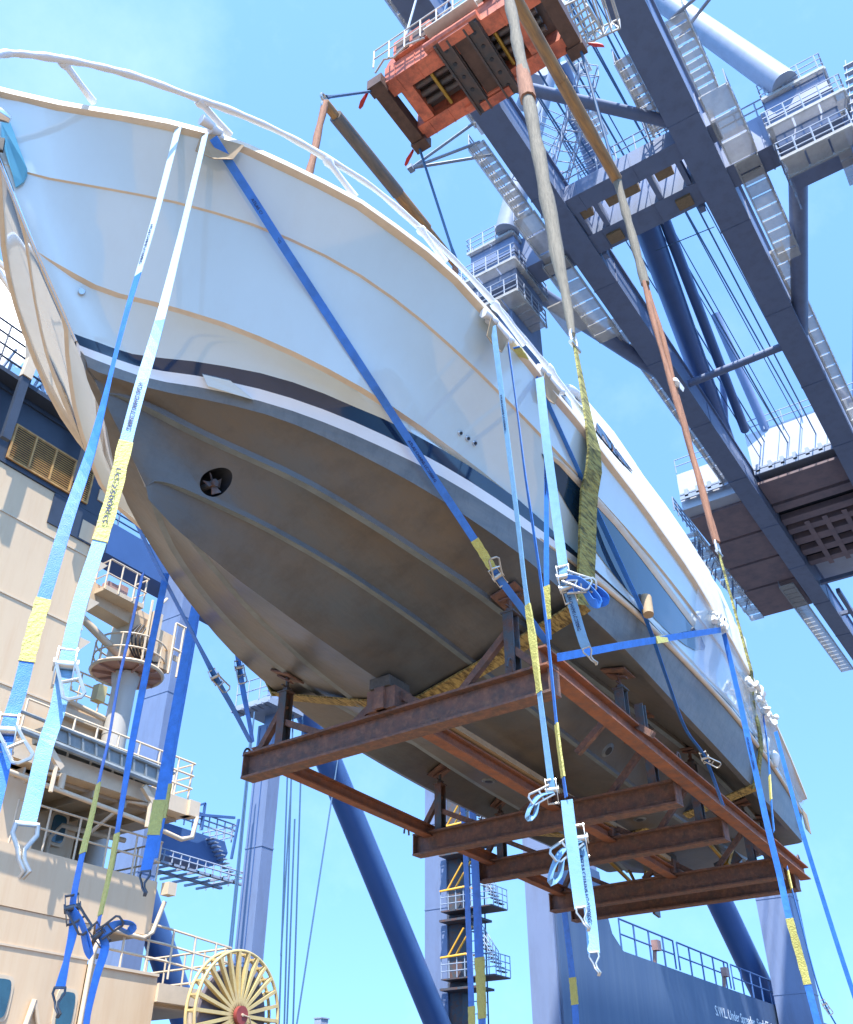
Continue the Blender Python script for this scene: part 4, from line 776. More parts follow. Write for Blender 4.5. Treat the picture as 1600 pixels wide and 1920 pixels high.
strap('thin blue strap edge on, running just right of the cradle front corner', 2.94, 2.9, [(953, 645), (970, 770), (985, 890), (1000, 990), (1016, 1100), (1030, 1220), (1045, 1370), (1054, 1440), (1062, 1495)], .055, [75, 78, 74, 70, 72, 70, 72, 70, 68], sleeves=[(1355, 1455)])
strap('broad pale blue strap over the green web, with tangled ratchet halfway and hook', 2.9, 2.86, [(1012, 708), (1024, 820), (1036, 910), (1048, 1000), (1060, 1085), (1076, 1140), (1092, 1195), (1100, 1216)], .085, [15, 20, 20, 15, 10, 15, 20, 15], 'strap_light', texts=[(1105, 1190, TXT, '')], rats=[(1082, .6, 'zinc', 'strap_blue'), (1100, .2, 'zinc', 'strap_blue')], hk=.8)
strap('dark blue strap hanging straight behind the tangled ratchet', 2.93, 3.1, [(1018, 715), (1024, 850), (1025, 960), (1025, 1080), (1027, 1150), (1030, 1200)], .06, [60, 55, 50, 45, 45, 50], sleeves=[(1095, 1160)], texts=[(860, 935, TXT, '')])
strap('slanting blue strap across the dark hull window down to the after cradle beam', 2.93, 3.5, [(968, 650), (1000, 700), (1060, 830), (1110, 940), (1165, 1060), (1213, 1165), (1250, 1270), (1285, 1365), (1322, 1420), (1356, 1510)], .065, [35, 40, 40, 35, 40, 50, 60, 60, 55, 60], sleeves=[(655, 700)], rats=[(1420, .8, 'zinc', None)])
strap('blue strap running almost level from the cradle corner to the white bundle astern', 3.45, 3.02, [(1045, 1233.0), (1110, 1221), (1180, 1208), (1240, 1198.5), (1300, 1189), (1352, 1181)], .075, 8)
strap('blue strap from the quarter bundle with a long crinkled yellow sleeve near the pale leg', 3.05, 2.95, [(1358, 1188), (1382, 1290), (1402, 1380), (1420, 1460), (1440, 1550), (1462, 1640), (1480, 1720), (1505, 1810), (1530, 1905), (1545, 1960)], .075, [40, 35, 20, 25, 20, 25, 10, 5, 15, 15], sleeves=[(1722, 1845)], texts=[(1382, 1450, TXT, '')])
strap('rightmost plain blue strap running from the stern to the right edge', 3.25, 3.0, [(1455, 1372), (1478, 1460), (1505, 1560), (1545, 1690), (1580, 1800), (1615, 1905)], .062, [30, 25, 20, 20, 20, 20])
strap('short thin strap with yellow sleeve beside the stern ropes', 3.35, 3.2, [(1431, 1340), (1440, 1404), (1446, 1497), (1452, 1560)], .045, 65, sleeves=[(1455, 1500)])
strap('thin strap from the after cradle end to a clear taped ratchet', 3.5, 3.3, [(1476, 1625), (1486, 1670), (1502, 1730), (1520, 1800), (1541, 1870), (1570, 1925)], .045, 68, sleeves=[(1637, 1668)], rats=[(1880, 1.4, 'zinc', None)])
strap('plain light blue strap hanging from the upper ratchet to a closed hook', 2.9, 2.86, [(1063, 1500), (1070, 1560), (1078, 1620), (1086, 1680), (1090, 1704)], .085, [10, 5, 10, 5, 0], 'strap_light', rats=[], hk=.75)
strap('printed light blue strap hanging lowest beside the plain one, with hook', 2.88, 2.84, [(1086, 1572), (1094, 1620), (1103, 1680), (1110, 1740), (1114, 1788)], .08, [20, 10, 5, 10, 5], 'strap_light', texts=[(1605, 1745, TXT, '')], rats=[(1575, 2.65, 'zinc', 'strap_light')], hk=.7)
# straps from the starboard gunwale, hanging beyond the bow
strap('thin strap before the ship mast, dark ratchet with loop and small hook below', 6.9, 6.7, [(268, 1075), (245, 1180), (222, 1280), (205, 1380), (190, 1445), (172, 1530), (155, 1600), (137, 1690), (138, 1740), (125, 1800), (112, 1855)], .08, [72, 72, 74, 76, 75, 70, 60, 55, 30, 60, 20], sleeves=[(1470, 1600)], rats=[(1700, 1.1, 'dark_ratchet', 'strap_blue')], hk=1.0, hmt='dark_ratchet', front=False)
strap('blue strap with narrow yellow sleeve ending in a dark ratchet above the lower round window', 7.3, 7.1, [(312, 1075), (290, 1180), (270, 1280), (245, 1410), (220, 1560), (205, 1640), (187, 1720), (184, 1748), (197, 1775), (180, 1835), (164, 1905), (160, 1960)], .075, [20, 25, 30, 40, 60, 68, 70, 60, 20, 40, 50, 50], sleeves=[(1562, 1716)], rats=[(1752, .0, 'dark_ratchet', 'strap_blue')], front=False)
strap('broad bright blue strap along the edge of the grey crane leg, hook at its end', 7.9, 7.7, [(368, 1130), (350, 1220), (335, 1300), (320, 1385), (300, 1500), (285, 1580), (273, 1636)], .115, [35, 30, 30, 25, 15, 15, 30], sleeves=[(1500, 1564)], hk=1.2, hmt='dark_ratchet', front=False)
strap('second blue strap just behind the broad one, yellow sleeve higher', 8.0, 7.95, [(374, 1125), (358, 1220), (342, 1310), (326, 1400), (308, 1510), (296, 1570), (290, 1610)], .09, [45, 40, 40, 40, 30, 30, 40], sleeves=[(1468, 1530)], front=False)
strap('steep taut strap from beyond the bow to the left end of the front cradle beam', 7.0, 7.55, [(60, 612), (108, 708), (150, 790), (228, 928), (310, 1090), (370, 1205), (405, 1272), (438, 1330), (470, 1392)], .07, [55, 60, 60, 60, 60, 60, 30, 40, 55], rats=[(1268, 1.3, 'zinc', None)], front=False)
strap('short taut strap next to it, reaching the cradle end from the hull edge', 7.7, 7.6, [(438, 1180), (449, 1250), (457, 1300), (466, 1345), (474, 1392)], .075, [45, 40, 35, 50, 60], rats=[(1252, 1.5, 'zinc', None)], front=False)
strap('strap hanging below the cradle in front of the stair tower, pale yellow tail', 7.9, 7.9, [(886, 1508), (890, 1600), (895, 1700), (899, 1793), (903, 1870), (905, 1960)], .17, [50, 45, 45, 40, 50, 55], sleeves=[(1795, 1907)], front=False)
strap('strap beside the stair tower ladder left of the yellow tailed one', 7.85, 7.85, [(867, 1500), (873, 1600), (878, 1720), (884, 1880), (886, 1960)], .14, [60, 58, 56, 55, 55], sleeves=[(1885, 1930)], front=False)
strap('double blue strap hanging down the edge of the dark crane plate', 7.95, 7.95, [(1048, 1620), (1060, 1720), (1070, 1800), (1078, 1880), (1082, 1960)], .15, [55, 50, 48, 45, 45], sleeves=[(1833, 1884)], front=False)
# level strap sleeve and the card protector under the slanting strap
lvl = [o for o in COL.objects if o.get('label', '').startswith('blue strap running almost level')][0]
a = ony(1231, 1200, 3.2); b = ony(1251, 1197, 3.18); m = MB(); m.bar(a, b, .018, .085, (0, 0, 1)); m.build('label_sleeve', 'sleeve_yellow', lvl)
q = hh(1204, 1142, .03)[0]; m = MB(); m.tube(q+V(-.06, -.06, -.12), q+V(.02, -.02, .14), .06, 12, .075); m.build('card_protector', 'cardboard', yacht, smooth=40)
for (a_, b_) in ((408, 268), (928, 622), (1028, 722)):
    p = planhit(a_, b_, lambda x: hb('sheer', x)+.03, 1.5, 12); m = MB(); u = V(.16, -.0, -.0) if a_ > 500 else V(.14, -.12, 0)
    m.plate([p+u*-.9+V(0, -.04, .03), p+u+V(0, -.04, .0), p+u*.8+V(0, .01, -.16), p+V(0, .01, -.21), p+u*-.8+V(0, .02, -.15)], V(0, -.008, .002)); m.build('card_pad', 'cardboard', yacht)
    m = MB()
    for k in range(5): m.tube(p+V(-.2+.1*k, 0, .08), p+V(-.1+.1*k, -.02, .09+.03*math.sin(k*2)), .05, 7, .035)
    m.build('tape_wrap', 'white_wrap', yacht, smooth=60)
# ------------------------------------------------------------------ overhead gantry crane
gc = thing('gantry_crane', 'huge slate blue gantry crane whose twin girders cross overhead behind the red spreader', 'gantry crane', (28.5, 14.5, -1.2))
CM = 'crane_pale'
def girder(par, y0, y1, x0, x1, z0, z1, nm='boom_girder', mt=CM):
    m = MB(); m.box(x0, x1, y0, y1, z0, z1)
    for x in np.arange(x0+3, x1, 6.5): m.box(x, x+.06, y0-.03, y1+.03, z0-.03, z1-.3)
    m.box(x0, x1-.01, y0-.12, y0, z1-.1, z1+.02); m.box(x0, x1-.01, y1, y1+.12, z1-.1, z1+.02)
    return m.build(nm, mt, par)
girder(gc, 10.05, 11.25, 9, 96, 35.6, 37.4); girder(gc, 3.4, 4.75, 9, 96, 35.6, 37.4)
def xbeam(par, x0, x1, y0, y1, z0, z1, nm='portal_beam', mt=CM):
    m = MB(); m.box(x0, x1, y0, y1, z0, z1)
    for y in np.arange(y0+1.2, y1, 2.6): m.box(x0-.04, x1+.04, y, y+.06, z0-.04, z1-.25)
    return m.build(nm, mt, par)
xbeam(gc, 28.35, 29.6, 0.4, 14.3, 35.75, 37.95); xbeam(gc, 25.95, 26.9, 3.0, 11.3, 35.75, 36.7, 'hinge_beam')
for y in (4.95, 6.3, 8.9, 9.8):
    m = MB(); m.box(26.9, 28.35, y, y+.22, 35.8, 36.5); m.build('tie_bracket', CM, gc)
for y in (5.4, 7.0, 7.8, 9.3):
    m = MB(); m.box(27.0, 27.5, y, y+.75, 35.9, 36.1); m.tube((27.3, y+.05, 36.4), (27.3, y+.7, 36.4), .35, 12); m.build('rope_pulley', 'brown_plate', gc)
for y in (5.2, 8.6):
    m = MB(); m.box(28.7, 29.3, y, y+.7, 35.6, 35.74); m.build('floodlight', 'brown_plate', gc)
for y in (4.9, 9.7):
    m = MB(); m.box(29.62, 29.95, y, y+.25, 35.6, 36.1); m.build('buffer', CM, gc)
# gussets on legs' corners
for ys, sg in ((14.3, 1), (.4, -1)):
    m = MB(); m.box(28.3, 31.3, min(ys+(sg<0)*-1.7, ys+sg*.9+(sg<0)*-1.9), max(ys+(sg<0)*-1.7, ys+sg*.9+(sg<0)*-1.9), 10.01, 36.3); m.build('upper_leg', CM, gc)
    m = MB(); m.box(27.7, 30.3, min(ys-sg*.7, ys+sg*1.8), max(ys-sg*.7, ys+sg*1.8), 34.6, 38.1); m.box(27.6, 30.4, min(ys-sg*.8, ys+sg*1.9), max(ys-sg*.8, ys+sg*1.9), 36.4, 36.5); m.build('leg_head', CM, gc)
    for zz, o_ in ((33.4, .2), (35.3, .45), (37.7, .1)):
        m = MB(); xa, xb = 27.6-o_, 30.2+o_*.6; ya, yb = sorted((ys-sg*(.7+o_*.5), ys+sg*(1.8+o_)))
        nx = int((yb-ya)/.9)
        for k in range(nx): m.box(xa, xa+.95, ya+k*(yb-ya)/nx+.04, ya+(k+1)*(yb-ya)/nx-.04, zz, zz+.07)
        for k in range(4): m.box(xa+1+k*(xb-xa-1)/4, xa+1+(k+1)*(xb-xa-1)/4-.06, ya, ya+.8, zz, zz+.07)
        m.bar((xa, ya, zz+.03), (xa, yb, zz+.03), .1, .16); m.bar((xa+.97, ya, zz), (xa+.97, yb, zz), .1, .16); m.bar((xa, ya, zz), (xb, ya, zz), .1, .16)
        m.build('leg_platform', 'grating', gc)
        m = MB(); rail(m, [V(xb, ya, zz), V(xa, ya, zz), V(xa, yb, zz), V(xb, yb, zz)], 1.1, 3, .7, .035); m.build('platform_rail', 'crane_light', gc)
    m = MB(); m.bar((27.9, ys+sg*2.0, 33.4), (27.5, ys+sg*2.7, 37.4), .05, .12); m.bar((27.9, ys+sg*2.5, 33.4), (27.5, ys+sg*3.2, 37.4), .05, .12)
    for k in range(9): m.bar((27.87-k*.042, ys+sg*(1.98+.07*k), 33.7+k*.42), (27.87-k*.042, ys+sg*(2.55+.07*k), 33.7+k*.42), .22, .05)
    m.build('leg_stair', 'crane_light', gc)
m = MB(); rail(m, [V(28.4, .6, 37.95), V(28.4, 3.4, 37.95)], 1.1, 2, .9, .04); rail(m, [V(26.0, 4.6, 36.7), V(26.0, 10.2, 36.7)], 1.1, 2, .9, .035); m.build('beam_rail', 'crane_light', gc)
apex = V(26.8, 7.4, 58.5)
for (ys) in (13.9, .1):
    m = MB(); m.tube((27.6, ys, 38.0), apex, .62, 20, .5); m.build('tower_pipe', 'crane_light', gc, smooth=40)  # lighter paint than the girders stands in for sun on the pipes
m = MB(); m.tube((26.8, 4.0, 56), (26.8, 10.6, 56), .4, 14); m.box(26, 27.6, 6.2, 8.6, 57.6, 59.4); m.build('tower_head', CM, gc)
def bpipe(a, b, r, nm='brace_pipe', mt=CM, par=gc):
    m = MB(); m.tube(a, b, r, 16); m.build(nm, mt, par, smooth=40)
bpipe((29.9, .6, 36.3), (41, 3.7, 36.3), .42); bpipe((30, 14.1, 36.3), (40.5, 10.8, 36.3), .42)
bpipe((19.3, 10.05, 36.3), (25.2, 4.7, 36.3), .26); bpipe((41.3, 10.05, 36.2), (41.3, 4.7, 36.2), .22)
bpipe((29.0, 7.7, 38), (56.2, 11.6, 38.4), .62, mt='crane_deep'); bpipe((29.2, 6.9, 38.2), (50.0, 9.3, 38.4), .28, mt='crane_deep')
bpipe((58, 4.5, 38), (52, .4, 48), .3)
# walkways outboard of the girders
def walkway(par, y0, y1, x0, x1, z, step=1.0, side=1, stair=None, hr=1.0):
    m = MB(); x = x0; k = 0
    while x < x1:
        zz = z if stair is None else z+stair(x); m.box(x, x+step-.12, y0, y1, zz, zz+.06); x += step; k += 1
    m.bar((x0, y0, z-.02+(stair(x0) if stair else 0)), (x1, y0, z-.02+(stair(x1) if stair else 0)), .08, .18); m.bar((x0, y1, z-.02+(stair(x0) if stair else 0)), (x1, y1, z-.02+(stair(x1) if stair else 0)), .08, .18); m.build('walkway', 'grating', par)
    m = MB(); yo = y1 if side > 0 else y0
    rail(m, [V(x0, yo, z+(stair(x0) if stair else 0)), V(x1, yo, z+(stair(x1) if stair else 0))], hr, 3, .9, .03)
    m.build('walkway_rail', 'crane_light', par)
walkway(gc, 11.5, 12.2, 21.2, 25.5, 35.7, .42, 1); walkway(gc, 11.45, 12.5, 25.6, 28.2, 35.7, 1.25, 1)
walkway(gc, 11.4, 12.6, 28.6, 34.2, 35.5, .8, 1); m = MB(); m.box(31.0, 33.4, 12.6, 13.7, 35.4, 35.5); m.build('wide_platform', 'grating', gc)
walkway(gc, 2.35, 3.1, 20.8, 24.4, 35.7, .42, -1); walkway(gc, 2.0, 3.15, 24.5, 28.2, 35.7, 1.3, -1); walkway(gc, 2.05, 3.0, 28.3, 34.4, 35.6, .75, -1)
walkway(gc, 4.9, 5.5, 21.6, 25.6, 36.4, .5, 1); walkway(gc, 11.3, 11.7, 12, 21, 36.6, .8, 1, hr=.6); walkway(gc, 2.9, 3.3, 12, 20, 36.6, .8, -1, hr=.6)
walkway(gc, 2.7, 3.3, 34.6, 60, 36.3, 1.1, -1, hr=.5); walkway(gc, 11.35, 11.8, 34.4, 52, 36.3, 1.1, 1, hr=.5)
walkway(gc, 11.6, 12.6, 66, 84, 35.5, .8, 1); walkway(gc, 2.2, 3.2, 70, 90, 36.0, 1.0, -1)
# floodlight outriggers
for (y, sg, x) in ((12.0, 1, 20.6), (2.6, -1, 20.2)):
    m = MB(); e_ = V(x-.3, y+sg*2.6, 35.2)
    for (dx, dz) in ((-.2, .6), (1.4, .3), (.3, -.1)): m.tube((x+dx+.4, y-sg*.3, 36+dz), e_, .07, 7)
    m.box(e_.x-.15, e_.x+.15, e_.y-.12, e_.y+.12, e_.z-.12, e_.z+.1); m.build('lamp_outrigger', 'crane_light', gc)
# ladders and lattice beside the girders
def lattice(par, a, b, w_, nm='ladder_cage', r=.03, mt='crane_light', n=10):
    a = Vector(a); b = Vector(b); d = (b-a).normalized(); s_ = d.cross(V(.3, .2, 1)).normalized(); u = d.cross(s_); m = MB(); C4 = [s_*w_/2+u*w_/2, s_*w_/2-u*w_/2, -s_*w_/2-u*w_/2, -s_*w_/2+u*w_/2]
    for c in C4: m.tube(a+c, b+c, r, 5)
    for i in range(n+1):
        p = a.lerp(b, i/n)
        for k in range(4): m.tube(p+C4[k], p+C4[(k+1) % 4], r*.8, 4)
        if i < n:
            q = a.lerp(b, (i+1)/n); m.tube(p+C4[i % 2], q+C4[(i+1) % 2], r*.8, 4); m.tube(p+C4[2+i % 2], q+C4[2+(i+1) % 2], r*.8, 4)
    m.build(nm, mt, par)
lattice(gc, onz(1040, 225, 40), onz(985, 330, 40), 1.3, n=8); lattice(gc, onz(1105, 130, 38), onz(1030, 400, 38), .8, n=14); lattice(gc, onz(1060, 225, 41), onz(1108, 320, 41), 1.1, n=7)
lattice(gc, onz(1205, 160, 37), onz(1235, 250, 37), .9, n=8); lattice(gc, onz(1075, 40, 30), onz(1150, 5, 30), 1.3, 'cab_cage', .04, 'spreader_white', n=5)
lattice(gc, onz(1070, 20, 30.5), onz(1100, 70, 30.5), 1.0, 'cab_cage', .04, 'spreader_white', n=4)
m = MB(); a = onz(985, 200, 43); b = onz(1010, 130, 43); m.tube(a, b, .5, 12); m.build('forestay_link', 'crane_light', gc, smooth=40)
m = MB(); a = onz(1050, 120, 44); b = onz(1120, 320, 42); m.tube(a, b, .45, 12); m.build('forestay_link', CM, gc, smooth=40)
walkway(gc, 7.6, 8.6, 24.0, 26.0, 39.2, .4, 1); walkway(gc, 7.2, 7.9, 22.2, 24.0, 41.0, .4, 1)
# rope runs along the boom
for k, (y, z) in enumerate(((5.3, 38.2), (5.5, 38.3), (6.2, 38.8), (6.5, 39.5), (7.1, 39), (7.3, 38.4), (8.0, 39.3), (8.7, 38.6), (9.2, 38.2), (9.4, 38.9))):
    m = MB(); m.tube((14, y, z), (58, y+(.2 if k % 3 else -.3), z+(k % 4)*.3), .045 if k % 2 else .03, 5); m.build('rope_run', 'cable_steel', gc)
m = MB(); a = onz(1230, 470, 37); b = onz(1340, 425, 37); m.tube(a, b, .025, 5); m.build('rope_run', 'cable_steel', gc)
# machinery house
m = MB(); m.box(53.2, 70.5, 10.9, 15.1, 36.2, 39.2); m.box(53.2, 70.5, 3.3, 10.0, 37.5, 40.4); m.box(53.2, 66, -2, 3.3, 36.6, 40)
m.build('machinery_house', 'house_white', gc)
m = MB()
for (x0, x1, y0, y1) in ((54.3, 58.2, 11.3, 15.0), (58.5, 62.1, 11.3, 15.2), (62.4, 66.0, 11.3, 15.2), (66.3, 71.0, 11.4, 15.3)): m.box(x0, x1, y0, y1, 36.0, 36.19)
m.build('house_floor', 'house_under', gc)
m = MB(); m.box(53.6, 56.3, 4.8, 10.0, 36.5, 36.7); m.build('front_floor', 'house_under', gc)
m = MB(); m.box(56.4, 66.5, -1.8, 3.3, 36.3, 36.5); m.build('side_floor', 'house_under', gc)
m = MB()
for k, x in enumerate((56.6, 58.6, 60.1, 61.6, 63.4, 65.2)):
    m.box(x, x+.9-.1*(k % 3), 4.8, 10, 36.45, 36.9); m.box(x, x+.5, -1.5, 3.3, 36.2, 36.29)
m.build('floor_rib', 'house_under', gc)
m = MB(); m.box(56.3, 66.3, 4.8, 10, 37.0, 37.3); m.build('inner_floor', 'dark_slot', gc)
m = MB()
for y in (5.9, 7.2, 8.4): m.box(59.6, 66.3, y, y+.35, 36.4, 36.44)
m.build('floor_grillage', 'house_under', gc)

m = MB()
for (y0, y1) in ((-1.5, 3.2), (3.6, 9.9), (10.9, 15.0)):
    rail(m, [V(53.0, y0, 40.2 if y1 < 10 else 39.2), V(53.0, y1, 40.2 if y1 < 10 else 39.2)], 1.1, 2, 1.2, .04)
    m.bar((52.9, y0, 37.2), (52.9, y1, 37.2), .25, .12); m.bar((52.8, y0, 36.9), (52.8, y1, 36.9), .1, .3)
    for y in np.arange(y0+.3, y1, .8): m.box(52.75, 53.1, y, y+.25, 36.9, 37.5)
rail(m, [V(53.0, 15.6, 36.3), V(70, 15.9, 36.3)], 1.1, 3, .8, .05)
m.build('house_rail', 'crane_light', gc)
m = MB()
for k in range(18): m.box(56+k*.85, 56.5+k*.85, 15.25, 16.3, 36.0-.15*(k % 2), 36.1)
m.bar((56, 15.25, 36.15), (71, 15.25, 36.15), .1, .1); m.bar((56, 16.3, 36.15), (71, 16.3, 36.15), .1, .1)
m.build('side_walk', 'grating', gc)
for k in range(24):
    yy = 15.3+.9*random.random(); xx = 56+14*random.random(); m = MB(); m.tube((xx, yy, 36.1), (xx+.6*random.random(), yy+.4, 34.8+random.random()), .05, 5)
    m.build('conduit', 'crane_pale', gc)
m = MB(); rail(m, [V(60, 4.9, 39.6), V(95, 4.9, 39.6)], 1.1, 2, 2, .06); m.bar((68, 10, 36), (68, 4.7, 36), .3, .3); m.bar((74, 10, 36), (74, 4.7, 36), .3, .3); m.bar((80, 10, 36), (80, 4.7, 36), .3, .3); m.bar((70, 9.2, 36), (95, 9.2, 36), .3, .4); m.build('back_bridge', CM, gc)
bpipe(V(49, 9.2, 48), V(53.4, 8.6, 40.3), .3, 'backstay', 'crane_blue'); bpipe(onx(1355, 700, 46), onx(1365, 860, 53), .2, 'backstay', 'crane_blue')
bpipe(onx(1540, 700, 60), onx(1620, 775, 60), .25, 'backstay', 'crane_blue')
# lower portal: leg D, sill plate with railing and text, rear leg E, diagonal pipe
m = MB(); m.box(28.0, 31.6, 14.28, 15.2, -1.2, 10); m.box(31.6, 31.63, 14.3, 15.1, -1.2, 9.9)
m.build('lower_leg', CM, gc)
m = MB(); a0 = [(31.62, 8.2), (31.8, 7.2), (32.2, 6.3), (33.0, 5.85), (60, 5.85), (60, -1), (28.1, -1), (28.1, 8.2)]
m.plate([V(x, 14.2, z) for x, z in a0][::-1], V(0, .07, 0)); m.box(31.64, 60, 14.271, 15.3, 1.0, 5.80)
m.build('sill_plate', 'swl_panel', gc)
for seg in ((33.2, 38.2), (38.6, 44.4), (44.8, 50.5), (50.9, 58)):
    m = MB(); x0, x1 = seg; m.pipe([V(x0, 14.35, 5.95), V(x0, 14.35, 6.95), V(x1, 14.35, 6.95), V(x1, 14.35, 5.95)], .035, 6); m.tube((x0, 14.35, 6.45), (x1, 14.35, 6.45), .03, 6)
    for x in np.arange(x0+1.25, x1-.4, 1.35): m.tube((x, 14.35, 5.85), (x, 14.35, 6.95), .035, 6)
    m.build('sill_rail', 'crane_deep', gc)
for x in (36.2, 43.6): 
    m = MB(); m.tube((x, 14.4, 5.85), (x-.1, 14.3, 6.3), .08, 8); m.box(x-.25, x+.1, 14.1, 14.35, 6.3, 6.65); m.build('sill_lamp', 'pinkish', gc)
o = ony(1343, 1904, 14.19); text_mesh('S.W.L. Under Spreader  Single/Twin', .52, o, V(1, 0, 0), V(0, 0, 1), 'capacity_text', 'print_white', gc, .004)
text_mesh('S.W.L. Under Hook', .52, o+V(.12, 0, -.72), V(1, 0, 0), V(0, 0, 1), 'capacity_text', 'print_white', gc, .004)
def colbox(par, M_, L_, R_, rw, x0, z0, z1, nm, mt):
    p = onx(M_, rw, x0); l = onx(L_, rw, x0); r = ray(R_, rw); xr = p.y*r.x/r.y
    m = MB(); m.box(x0, xr, p.y, l.y, z0, z1)
    for z in np.arange(z0+3, z1, 4.2): m.box(x0-.02, xr+.02, p.y-.02, l.y+.02, z, z+.05)
    m.build(nm, mt, par); return p.y, l.y, xr
ya, yb, xr = colbox(gc, 1484, 1418, 1497, 1690, 49.5, -1, 11.2, 'rear_leg', CM)
m = MB(); m.box(49.2, xr+.3, ya-.2, yb+.8, 11.2, 12); m.build('rear_leg_head', CM, gc)
bpipe(ony(1325, 1640, 15.2), ony(1452, 1905, 15.2), .62, 'leg_diagonal', 'crane_deep')
# ------------------------------------------------------------------ neighbouring cranes down the quay
c2 = thing('gantry_crane', 'neighbouring blue crane whose grey leg and dark beam stand just behind the cream ship', 'gantry crane', (28, 34, -1.2))
y0, y1, xr = colbox(c2, 296, 243, 328, 1407, 28, -1.2, 33, 'front_leg', CM)
m = MB(); m.box(18, 44, y1-.6, y1+.8, 24.9, 26.7); m.build('cross_beam', 'crane_deep', c2)
m = MB(); rail(m, [V(18, y1-.5, 26.7), V(40, y1-.5, 26.7)], 1.1, 3, 1.5, .05); m.build('beam_rail', 'cable_steel', c2)
lattice(c2, ony(80, 720, 34), ony(205, 890, 34), 1.2, 'stair_lattice', .06, 'cable_steel', n=12); lattice(c2, ony(130, 800, 33), ony(215, 900, 33), 1.0, 'stair_lattice', .06, 'crane_light', n=10)
bpipe(ony(262, 1660, 34.5), ony(352, 1925, 34.5), .62, 'leg_diagonal', 'crane_deep', c2)
m = MB(); m.tube(ony(200, 870, 36), ony(222, 790, 36), .6, 14); m.build('tower_pipe', 'crane_blue', c2, smooth=40)
bx = thing('crane_boom_tip', 'dark blue boom tip with walkways sticking out beside the bridge wing, far off', 'crane boom', (32, 36, 11))
m = MB(); m.box(29.5, 33.4, 35.6, 37.2, 11.7, 13.1); m.plate([V(33.4, 35.6, 11.7), V(34.3, 35.6, 12.0), V(34.6, 35.6, 12.6), V(34.3, 35.6, 13.1), V(33.4, 35.6, 13.1)], V(0, 1.6, 0)); m.build('boom_box', 'crane_deep', bx)
m = MB(); rail(m, [V(29.5, 35.2, 13.1), V(34.6, 35.2, 13.1), V(34.6, 37.6, 13.1)], .8, 3, .5, .04); rail(m, [V(29.5, 35.0, 11.2), V(35.3, 35.0, 11.2), V(35.3, 37.6, 11.2)], .5, 2, .5, .04); m.box(29.5, 35.3, 35.0, 35.2, 11.1, 11.2); m.box(29.5, 35.3, 36.4, 36.6, 11.1, 11.2)
for k in range(7): m.box(29.8+k*.8, 29.9+k*.8, 35.0, 37.6, 11.1, 11.2); 
for k in range(9): m.box(33.0+k*.18, 33.25+k*.18, 35.1, 35.6, 12.9-k*.16, 12.95-k*.16)
m.build('boom_walkway', 'crane_light', bx)
m = MB(); m.bar((30, 35.1, 13.4), (34.3, 35.1, 14.2), .12, .12); m.bar((32.2, 35.1, 14.4), (30.3, 35.1, 13.4), .1, .1); m.bar((34.4, 35.1, 12.2), (34.6, 35.1, 14.2), .12, .1); m.bar((32.2, 35.1, 13.1), (32.2, 35.1, 14.4), .1, .1); m.build('boom_strut', 'crane_deep', bx)
c3 = thing('gantry_crane', 'farther crane with slim grey leg behind the yellow reel and slanting blue pipe', 'gantry crane', (28, 27.3, -1.2))
y0, y1, xr = colbox(c3, 476, 444, 499, 1743, 28, -1.2, 15.4, 'front_leg', CM)
m = MB()
for yy in (y0+.35, y0+.75): m.box(27.97, 28.0, yy, yy+.03, -1, 15.3)
m.build('leg_seam', 'crane_deep', c3)
m = MB(); m.box(28.2, xr, y0+.1, y1-.15, 15.4, 24); m.build('leg_top', 'crane_blue', c3)
m = MB(); m.box(27.0, xr+.5, y0-.6, y1+.5, 15.9, 16.1)
for k in range(6): m.box(26.9, 27.5, y0-.6+k*.38, y0-.35+k*.38, 15.8, 15.9)
rail(m, [V(xr+.4, y0-.6, 16.1), V(27.0, y0-.6, 16.1), V(27.0, y1+.5, 16.1)], 1.0, 2, .6, .03)
for k in range(14): m.tube((27.9, y0+.3, 16.2+k*.25), (27.9, y0+.75, 16.2+k*.25), .02, 4)
m.build('leg_platform', 'crane_light', c3)
bpipe(ony(545, 1255, 27.2), ony(826, 1935, 27.2), .60, 'leg_diagonal', 'crane_deep', c3)
y0, y1, xr = colbox(c3, 838, 797, 846, 1700, 41.5, -1.2, 17, 'rear_leg', CM)
m = MB(); m.box(41.6, 42.6, y0-.75, y0-.05, -1, 16.5); m.build('lift_shaft', 'steel_dark', c3)
lx, ly = 41.7, y0-1.1
m = MB()
for (dx, dy) in ((0, 0), (0, -.55), (.7, -.55)): m.tube((lx+dx, ly+dy, -1), (lx+dx, ly+dy, 17), .04, 6)
for k in range(34): z = -.8+k*.52; m.tube((lx, ly, z), (lx, ly-.55, z), .025, 4); m.tube((lx, ly-.55, z), (lx+.7, ly-.55, z), .025, 4)
m.build('ladder', 'cable_steel', c3)
